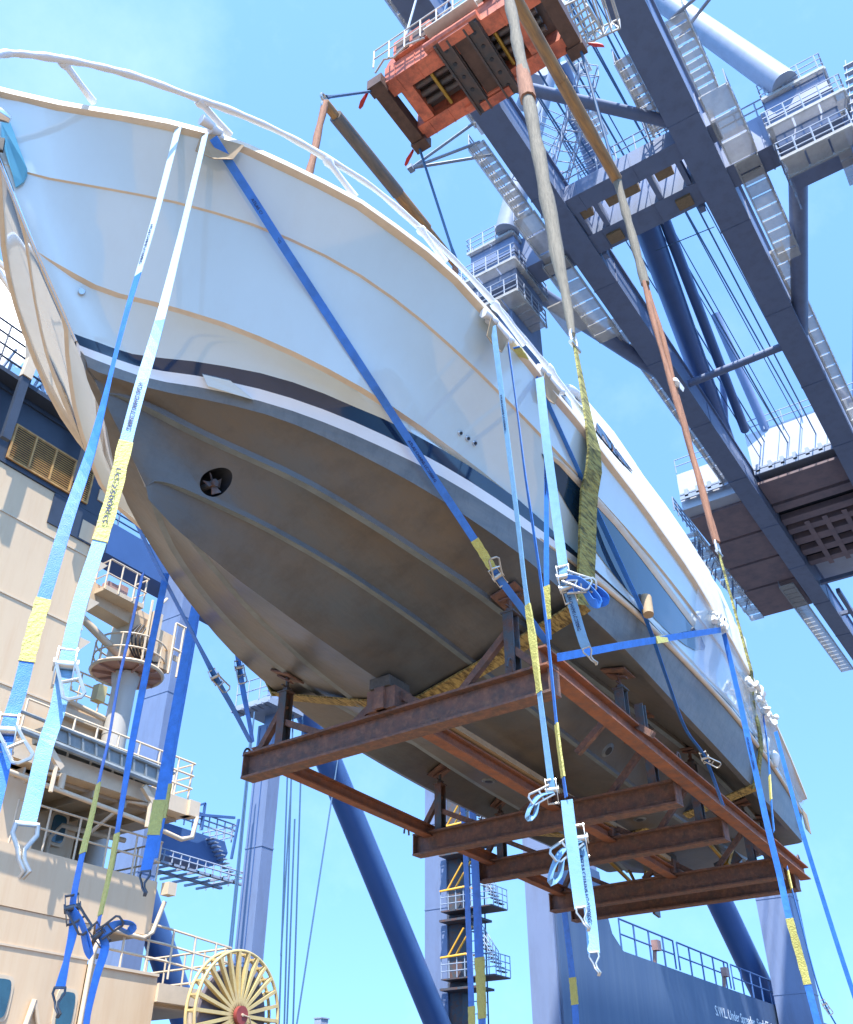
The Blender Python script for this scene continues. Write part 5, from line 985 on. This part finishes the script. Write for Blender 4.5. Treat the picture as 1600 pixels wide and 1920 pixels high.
for k, zc in enumerate((6.9, 4.9 if False else 9.9, 13.0)):
    m = MB(); m.box(lx-.9, lx+.6, ly-1.9, ly+1.0, zc-.06, zc); m.box(lx-.9, lx+.6, ly-1.0, ly+1.1, zc-.5, zc-.4)
    for q in range(12): m.box(lx-.3, lx+.5, ly-1.8+q*.14, ly-1.62+q*.14, zc+.2+q*.2, zc+.24+q*.2)
    m.build('stair_landing', 'steel_dark', c3)
    m = MB(); rail(m, [V(lx+.6, ly-1.9, zc), V(lx-.9, ly-1.9, zc), V(lx-.9, ly+1, zc)], .9, 3, .4, .025); rail(m, [V(lx-.35, ly-1.85, zc+.1), V(lx-.35, ly-.2, zc+2.5)], .9, 3, .25, .025); m.build('stair_rail', 'rail_grey', c3)
    m = MB(); m.pipe([V(lx-.95, ly+1.0, zc+.9), V(lx-.95, ly-.4, zc+.95), V(lx-.3, ly-.6, zc+.95)], .05, 6); m.pipe([V(lx-.9, ly+.6, zc+.95), V(lx-.9, ly-.3, zc+2.1)], .045, 6); m.pipe([V(lx-.6, ly+.4, zc+.95), V(lx-.6, ly-.6, zc+2.2)], .045, 6); m.build('yellow_handrail', 'safety_yellow', c3, smooth=60)
cab_px = [((430, 1780), (461, 1470)), ((434, 1780), (466, 1450)), ((525, 1870), (541, 1400)), ((529, 1760), (541, 1560)), ((535, 1860), (548, 1400)), ((551, 1880), (566, 1400)), ((563, 1880), (622, 1500)), ((538, 1930), (549, 1640))]
for k, (a, b) in enumerate(cab_px):
    A_ = ony(*a, 26.6); B_ = ony(*b, 26.6); d = (B_-A_); m = MB(); m.tube(A_-d*.15, B_+d*(.4 if k != 6 else .5), .035, 5)
    m.build('rope_run', 'cable_steel', c3)
# small post and lamp at the bottom edge
pb = thing('control_post', 'small grey box on a post at the bottom edge, right of the yellow reel', 'post', ony(609, 1930, 24))
a = ony(609, 1912, 24); m = MB(); m.box(a.x-.2, a.x+.2, a.y, a.y+.3, a.z-.25, a.z+.02); m.box(a.x-.22, a.x+.24, a.y-.03, a.y+.33, a.z+.02, a.z+.06); m.build('box', 'crane_light', pb)
m = MB(); m.tube((a.x, a.y+.15, a.z-3), (a.x, a.y+.15, a.z-.25), .06, 8); m.build('pole', 'crane_light', pb)
# ------------------------------------------------------------------ cargo ship with cream superstructure
YS = 22.0
ship = thing('cargo_ship', 'cream painted ship superstructure with stepped decks, dark band and rusty louvres', 'ship', (14, 24, -3))
def fx(px, py, y=YS): return ony(px, py, y)
m = MB(); m.box(-2, 14.55, YS, YS+6, -2.5, 16.35); m.build('main_wall', 'cream', ship)
m = MB(); m.box(-2, 14.75, YS-.05, YS+5, 16.36, 18.6); m.box(-2, 14.85, YS-.12, YS+5, 18.6, 18.75); m.box(12.6, 14.72, YS-.045, YS-.002, 15.3, 16.355); m.box(-2, 14.9, YS-.6, YS+5, 18.76, 18.9); m.build('dark_band', 'ship_blue', ship)
m = MB()
for (a, b) in (((158, 905), (205, 925)), ((185, 925), (205, 960))): pass
m.box(14.0, 14.6, YS-.09, YS-.052, 16.9, 17.3); m.build('cream_patch', 'cream', ship)
m = MB(); m.box(13.7, 14.56, YS-.05, YS-.003, 15.35, 16.0); m.build('cream_patch', 'cream', ship)
for z in (14.9, 12.6, 10.2): 
    m = MB(); m.box(-2, 14.56, YS-.03, YS-.001, z, z+.05); m.build('plate_seam', 'cream_trim', ship)
for z in (15.0, 13.7, 12.4):
    m = MB(); m.plate([V(14.55, YS+.02, z), V(14.95, YS+.02, z), V(14.55, YS+.02, z-.5)], V(0, .12, 0)); m.build('edge_bracket', 'cream_trim', ship)
m = MB(); m.pipe([V(14.2, YS-.12, 16.2), V(14.2, YS-.12, 9.0)], .05, 6); m.build('cable_pipe', 'cream_trim', ship)
# louvre
def louvre(x0, x1, z0, z1):
    m = MB(); y = YS-.13
    m.box(x0, x1, y, y+.06, z0, z0+.06); m.box(x0, x1, y, y+.06, z1-.06, z1); m.box(x0, x0+.06, y, y+.06, z0+.06, z1-.06); m.box(x1-.06, x1, y, y+.06, z0+.06, z1-.06)
    for k in (1, 2, 3): xx = x0+(x1-x0)*k/4; m.box(xx-.03, xx+.03, y-.01, y+.05, z0+.06, z1-.06)
    n = 15
    for k in range(n): z = z0+.1+(z1-z0-.2)*k/(n-1); m.hexa([(x0+.06, y+.01, z-.01), (x1-.06, y+.01, z-.01), (x1-.06, y+.06, z+.045), (x0+.06, y+.06, z+.045), (x0+.06, y+.01, z+.01), (x1-.06, y+.01, z+.01), (x1-.06, y+.06, z+.065), (x0+.06, y+.06, z+.065)])
    m.build('louvre', 'louver', ship)
    m = MB(); m.box(x0+.05, x1-.05, YS-.068, YS-.052, z0+.05, z1-.05); m.build('louvre_back', 'dark_slot', ship)
lv = [fx(28, 795), fx(174, 888), fx(155, 948), fx(7, 856)]
louvre(lv[0].x, lv[1].x, (lv[2].z+lv[3].z)/2, (lv[0].z+lv[1].z)/2); louvre(lv[0].x-3.6, lv[0].x-.75, lv[3].z, lv[0].z)
for px in (33, 161):
    p = fx(px+2, 735 if px < 50 else 826, YS-.6); m = MB(); m.box(p.x-.12, p.x+.14, YS-.75, YS-.6, 16.6, 18.9)
    m.build('dark_post', 'ship_blue', ship)
    m = MB(); m.plate([V(p.x-.14, YS-.8, 18.9), V(p.x+.16, YS-.8, 18.9), V(p.x+.2, YS-.8, 19.6), V(p.x+.42, YS-.8, 20.3), V(p.x-.32, YS-.8, 20.3), V(p.x-.12, YS-.8, 19.6)], V(0, .2, 0)); m.build('cream_bracket', 'cream_trim', ship)
m = MB(); rail(m, [V(-2, YS-.5, 18.9), V(14.8, YS-.5, 18.9)], 1.6, 4, 1.0, .035); m.build('top_rail', 'ship_blue', ship)
m = MB()
for k in range(18): xx = 9.5+.32*k; m.tube((xx, YS-.2+.3*math.sin(k), 18.9), (xx+.2*math.sin(k*2.), YS-.3, 19.6+.4*math.sin(k*1.7)), .05, 5)
m.build('roof_fitting', 'crane_light', ship)
# upper deck with fascia, walkway underside, pipes
m = MB(); m.box(13.0, 19.25, YS-.5, YS+6, 8.30, 8.75); m.build('upper_deck', 'cream_trim', ship)
m = MB(); m.box(13.1, 19.1, YS+.0, YS+3.9, 8.20, 8.299)
for x in np.arange(13.6, 19, 1.1): m.box(x, x+.06, YS-.35, YS+3.9, 8.0, 8.2)
m.build('deck_underside', 'deck_under', ship)
m = MB(); m.pipe([V(12.6, YS-.6, 7.9), V(17.4, YS-.6, 7.7), V(18.9, YS-.6, 7.55), V(19.3, YS-.6, 7.7), V(19.4, YS-.6, 8.3)], .07, 8)
for x in (14.6, 17.6): m.pipe([V(x, YS-.6, 7.85), V(x, YS-.6, 8.25)], .09, 8); m.pipe([V(x, YS-.6, 8.2), V(x-.5, YS-.2, 8.25), V(x-1.0, YS+.5, 7.4)], .06, 6)
m.build('deck_pipe', 'cream_trim', ship, smooth=60)
m = MB(); m.box(19.05, 19.45, YS-.6, YS-.2, 8.3, 8.75); m.build('end_box', 'cream_trim', ship)
m = MB(); m.box(18.78, 19.08, YS-.5, YS-.2, 6.05, 6.38); m.build('end_box', 'cream_trim', ship)
m = MB(); rail(m, [V(13.2, YS-.4, 8.75), V(19.2, YS-.4, 8.75), V(19.2, YS+2, 8.75)], 1.15, 3, .75, .035); m.build('upper_rail', 'cream_trim', ship)
# recess wall with window and bulwark
m = MB(); m.box(10, 17.2, YS+2.0, YS+6, 2, 8.19); m.box(14.9, 14.96, YS+1.94, YS+1.999, 6.2, 8.2); m.build('recess_wall', 'cream', ship)
def roundwin(px, py, y, w_=.5, h_=.8, z=None):
    p = fx(px, py, y); fr = MB(); gl = MB(); n = 24
    def ring(a, b, yy): return [V(p.x+math.copysign(abs(math.cos(t))**.45, math.cos(t))*a, yy, p.z+math.copysign(abs(math.sin(t))**.45, math.sin(t))*b) for t in np.linspace(0, 2*math.pi, n+1)[:-1]]
    fr.plate(ring(w_/2+.07, h_/2+.07, y-.04), V(0, .04, 0)); f = fr.build('window', 'cream_trim', ship)
    gl.plate(ring(w_/2-.02, h_/2-.02, y-.07), V(0, .028, 0)); gl.build('window_pane', 'window_glass', f)
roundwin(107, 1555, YS+1.93); roundwin(120, 1895, YS-.01, .5, .85); roundwin(-3, 1872, YS-.01, .5, .85)
roundwin(137, 1419, YS+5.9, .35, .55); roundwin(147, 1422, YS+5.9, .35, .55)
m = MB(); m.box(12.0, 18.75, YS-.05, YS+.05, 5.0, 6.42); m.box(13.5, 18.75, YS+.05, YS+3, 5.0, 5.1); m.build('bulwark', 'cream', ship)
m = MB(); rail(m, [V(13.9, YS, 6.42), V(18.75, YS, 6.42), V(18.75, YS+2, 6.42)], 1.1, 2, .9, .03); m.build('bulwark_rail', 'cream_trim', ship)
# wing opening frame
m = MB(); m.pipe([V(16.3, YS+1.9, 4.9), V(16.3, YS+1.9, 7.4), V(16.6, YS+1.9, 7.8), V(18.9, YS+1.9, 7.9)], .08, 8); m.build('opening_frame', 'cream_trim', ship, smooth=60)
m = MB(); m.box(11.0, 16.9, YS-.02, YS+5.9, -2.5, 4.99); m.build('lower_wall', 'cream', ship)
m = MB(); m.pipe([V(16.95, YS-.1, -2), V(16.95, YS-.1, 4.3), V(17.1, YS-.1, 4.75), V(17.5, YS-.1, 4.95), V(18.5, YS-.1, 4.9), V(18.8, YS-.1, 5.1), V(18.9, YS-.3, 5.9)], .065, 8); m.build('drain_pipe', 'cream_trim', ship, smooth=60)
m = MB(); m.box(17.2, 18.1, YS+1, YS+1.4, 4.45, 4.55); m.tube((17.3, YS+1.2, 4.55), (17.3, YS+1.2, 5.0), .03, 6); m.tube((17.9, YS+1.2, 4.55), (17.9, YS+1.2, 5.0), .03, 6); m.build('tube_lamp', 'cream_trim', ship)
m = MB(); m.box(10.0, 16.9, YS-.05, YS-.021, 4.15, 4.2); m.box(17.2, 19.3, YS-.06, YS-.001, 4.05, 4.12); m.build('plate_seam', 'cream_trim', ship)
m = MB(); m.box(17.05, 19.3, YS, YS+4, -2.5, 4.1); m.build('lower_block', 'cream', ship)
m = MB(); m.box(19.31, 22.0, YS-.1, YS+4, 3.45, 3.9); m.box(19.4, 21.8, YS+.2, YS+3.8, 3.38, 3.449); m.build('side_deck', 'cream_trim', ship)
m = MB(); rail(m, [V(17.1, YS, 4.1), V(19.4, YS-.02, 4.05), V(21.95, YS-.02, 3.9), V(21.95, YS+3.6, 3.9)], 1.25, 3, .8, .035); m.build('side_rail', 'cream_trim', ship)
m = MB(); m.pipe([V(20.6, YS, 3.4), V(20.8, YS, 2.6), V(20.2, YS, 2.2), V(19.4, YS, 2.2)], .1, 8); m.pipe([V(21.6, YS+.1, 3.4), V(21.4, YS+.1, 2.9), V(21.4, YS+.1, -1)], .09, 8); m.box(19.4, 20.6, YS+.3, YS+.7, 2.75, 2.9); m.build('under_deck_pipe', 'cream_trim', ship, smooth=60)
m = MB(); a = fx(65, 1875, YS-.1); m.tube(a, a+V(-.3, 0, -1.6), .07, 8); m.tube(fx(72, 1925, YS-.1), a, .05, 8); m.build('davit_bar', 'cream_trim', ship)
# stowed jib across the upper deck
jb = thing('stowed_jib', 'grey box girder jib lying across the upper deck of the cream ship', 'crane jib', (15, YS-.8, 9.6))
A0, A1 = fx(95, 1358, YS-.8), fx(300, 1443, YS-.8); B0, B1 = fx(95, 1392, YS-.8), fx(298, 1475, YS-.8)
m = MB(); m.plate([A0, A1, B1+V(0, 0, .12), B0+V(0, 0, .12)], V(0, .9, 0)); 
for k in range(9): a = A0.lerp(A1, k/8.5+.03); b = B0.lerp(B1, k/8.5+.03)+V(0, 0, .1); m.bar(a+V(0, -.03, 0), b+V(0, -.03, 0), .06, .05, (0, 1, 0))
m.build('jib_box', 'jib_grey', jb)
m = MB(); m.tube(A0+V(-1, -.05, .02), A1+V(.5, -.05, .02), .05, 6); m.tube(B0+V(-1, -.08, 0), B1+V(.1, -.08, 0), .09, 8); m.tube(B0+V(-1, .8, 0), B1+V(.1, .8, 0), .09, 8); m.build('jib_chord', 'jib_grey', jb, smooth=40)
for t_ in (.06, .92):
    m = MB(); p = B0.lerp(B1, t_); m.bar(p+V(-.25, 0, -.15), p+V(.25, 0, -.55), .16, .12, (0, 1, 0)); m.tube(p+V(.1, 0, -.5), p+V(.1, 0, -1.2), .06, 6)
    m.build('jib_cradle', 'cream_trim', jb)
# deck crane: pedestal, ring platform, head, arm, basket
dcx = thing('deck_crane', 'beige ship crane post with round railed platform, hoses and a side arm', 'ship crane', ony(207, 1402, 26))
c_ = ony(232, 1292, 26); R0 = 22/1760*c_.dot(cF)
m = MB(); m.tube((c_.x, c_.y, 6), (c_.x, c_.y, c_.z), R0*1.0, 32); m.tube((c_.x, c_.y, c_.z-1.75), (c_.x, c_.y, c_.z-1.69), R0*1.03, 32); m.tube((c_.x, c_.y, c_.z), (c_.x, c_.y, c_.z+.5), R0, 32, R0*1.25); m.build('pedestal', 'stack_grey', dcx, smooth=40)
zp = c_.z+.55; RP = R0*3.0
m = MB()
for k in range(40):
    a0 = 2*math.pi*k/40; a1 = 2*math.pi*(k+1)/40; pa = lambda a, r, z: V(c_.x+math.cos(a)*r, c_.y+math.sin(a)*r, z)
    m.hexa([pa(a0, R0*1.2, zp), pa(a0, RP, zp), pa(a1, RP, zp), pa(a1, R0*1.2, zp), pa(a0, R0*1.2, zp+.06), pa(a0, RP, zp+.06), pa(a1, RP, zp+.06), pa(a1, R0*1.2, zp+.06)])
for k in range(10): a = 2*math.pi*k/10; m.bar(pa(a, R0, zp-.06), pa(a, RP-.04, zp-.03), .06, .12)
m.build('ring_platform', 'pinkish', dcx)
m = MB(); ring_ = [V(c_.x+math.cos(t)*RP, c_.y+math.sin(t)*RP, zp) for t in np.linspace(0, 2*math.pi, 41)]
for h in (.0, .5, 1.0): m.pipe([p+V(0, 0, h+.03) for p in ring_[:-1]], .035 if h else .07, 6, closed=True)
for p in ring_[::4]: m.tube(p, p+V(0, 0, 1.03), .03, 6)
m.build('ring_rail', 'cream_trim', dcx)
m = MB(); m.tube((c_.x, c_.y, zp+.06), (c_.x, c_.y, zp+.35), R0*1.5, 28); m.box(c_.x-.55, c_.x+.45, c_.y-.6, c_.y+.6, zp+.35, zp+2.0); m.box(c_.x-.1, c_.x+1.15, c_.y-.9, c_.y-.1, zp+.3, zp+1.7); m.build('crane_head', 'cream', dcx)
m = MB(); H0 = V(c_.x, c_.y, zp+1.9)
AL = ony(120, 1090, 26); m.bar(H0+V(.2, 0, .1), AL, .7, .75); m.build('crane_arm', 'cream', dcx)
m = MB(); m.tube(V(c_.x-.45, c_.y-.3, zp+.3), ony(150, 1155, 26), .14, 12); m.build('arm_brace', 'cream_trim', dcx, smooth=40)
m = MB(); bq = ony(220, 1125, 25.4); m.box(bq.x-.8, bq.x+.9, bq.y-.35, bq.y+.35, bq.z-.04, bq.z+.12); rail(m, [V(bq.x-.8, bq.y+.35, bq.z), V(bq.x-.8, bq.y-.35, bq.z), V(bq.x+.9, bq.y-.35, bq.z), V(bq.x+.9, bq.y+.35, bq.z)], 1.15, 2, .6, .035)
m.build('basket', 'cream_trim', dcx)
m = MB(); m.box(bq.x-.6, bq.x-.1, bq.y-.15, bq.y+.2, bq.z+.12, bq.z+.45); m.box(bq.x-.05, bq.x+.3, bq.y-.1, bq.y+.15, bq.z+.12, bq.z+.6); m.build('winch_motor', 'pinkish', dcx)
for k in range(7):
    m = MB(); y_ = c_.y-.75-.12*k*.3; q = [V(c_.x-.5+.1*k, y_, zp+1.5+.1*math.sin(k)), V(c_.x-.9+.15*k, y_-.1, zp+.9), V(c_.x-.4+.1*k, y_, zp+.35), V(c_.x+.2+.08*k, y_+.1, zp+.5)]
    m.pipe(smooth_path(q, 5), .035, 6); m.build('hose', 'hose_black', dcx, smooth=60)
m = MB(); m.tube((c_.x-.2, c_.y-.95, zp+.3), (c_.x-.2, c_.y-.95, zp+2.6), .05, 6); m.pipe([V(c_.x+.3, c_.y-.6, zp+2), V(c_.x+.5, c_.y-.6, zp+2.9), V(c_.x+.7, c_.y-.6, zp+3.2)], .05, 6); m.box(c_.x-.1, c_.x+.3, c_.y-1.05, c_.y-.85, zp+.6, zp+2.2)
m.box(c_.x+1.2, c_.x+1.6, c_.y-.9, c_.y-.86, zp+.8, zp+1.0); rail(m, [V(c_.x+.9, c_.y-1.1, zp+.1), V(c_.x+1.7, c_.y-1.1, zp+.1)], 2.0, 2, .4, .05); m.build('crane_fitting', 'cream_trim', dcx)
m = MB(); q = ony(190, 1300, 25); m.box(q.x-.15, q.x+.2, q.y, q.y+.3, q.z-.25, q.z+.3); m.build('yellow_lamp', 'reel_yellow', dcx)
# mid house behind the jib with rail and pinkish door wall
m = MB(); a = ony(190, 1370, 27); m.box(a.x-6, a.x+.2, 26.5, 29, 6, a.z+.2); m.build('funnel_casing', 'cream', ship)
m = MB(); rail(m, [V(a.x-6, 26.4, a.z+.3), V(a.x+.1, 26.4, a.z+.3)], 1.1, 3, .8, .035); m.build('casing_rail', 'cream_trim', ship)
m = MB(); q = ony(190, 1440, 25.2); m.box(q.x-2.2, q.x+.8, 25.2, 26.2, 8.76, q.z+.3); m.build('door_wall', 'pinkish', ship)
m = MB(); q = ony(165, 1330, 26.2); m.tube(q+V(-.8, 0, 0), q+V(.8, 0, -.1), .1, 8); m.box(q.x-.9, q.x+.9, q.y, q.y+.4, q.z-.5, q.z-.2); m.build('life_raft_rack', 'cream_trim', ship)
# ------------------------------------------------------------------ yellow cable reel
RC = ony(440, 1905, 20.0); dep = RC.dot(cF); RR = 128/1760*dep*.86
reel = thing('cable_reel', 'big yellow spoked cable reel with dark grey drum and red hub at the bottom edge', 'cable reel', (RC.x, RC.y, RC.z-RR))
def rp_(a, r, y): return V(RC.x+math.sin(a)*r, RC.y+y, RC.z+math.cos(a)*r)
NSP = 26
for yy, nm in ((-.12, 'front_rim'), (.20, 'back_rim')):
    m = MB(); m.pipe([rp_(a, RR, yy) for a in np.linspace(0, 2*math.pi, 61)[:-1]], .045, 8, closed=True); m.build(nm, 'reel_yellow', reel, smooth=60)
for k in range(NSP):
    a = 2*math.pi*(k+.5)/NSP; m = MB(); m.bar(rp_(a, .2, -.1), rp_(a, RR, -.1), .085, .12, (0, 1, 0)); m.bar(rp_(a, RR*.80, .2), rp_(a, RR, .2), .075, .05, (0, 1, 0)); m.bar(rp_(a, RR*.98, -.1), rp_(a, RR*.98, .2), .05, .05); m.build('spoke', 'reel_yellow', reel)
m = MB(); m.tube(rp_(0, 0, .04), rp_(0, 0, .16), RR*.78, 56); m.build('drum_flange', 'reel_grey', reel, smooth=40)
m = MB()
for k in range(12): a0 = -.26+k*.045; m.plate([rp_(a0, RR*.3, .026), rp_(a0+.043, RR*.3, .026), rp_(a0+.043, RR*.77, .026), rp_(a0, RR*.77, .026)], V(0, .012, 0))
m.build('wound_cable', 'cable_wound', reel)
m = MB(); m.tube(rp_(0, 0, -.28), rp_(0, 0, .2), .22, 24); m.build('hub', 'reel_red', reel, smooth=40)
m = MB()
for k in range(5): a = -.35+k*.2; m.bar(rp_(a, .15, .02), rp_(a, RR*.36, .02), .1, .12, (0, 1, 0))
m.build('hub_bracket', 'reel_yellow', reel)
m = MB(); m.pipe([rp_(0, 0, -.3), rp_(1.7, .25, -.3), rp_(2.2, .6, -.25)], .02, 6); m.tube(rp_(0, 0, -.31), rp_(0, 0, -.27), .04, 10); m.build('hub_cable', 'cream_trim', reel, smooth=60)
m = MB(); m.tube((RC.x, RC.y+.6, -1.6), (RC.x, RC.y+.6, RC.z), .15, 10); m.tube((RC.x, RC.y-.1, RC.z), (RC.x, RC.y+.7, RC.z), .08, 10); m.build('reel_stand', 'reel_grey', reel, smooth=40)
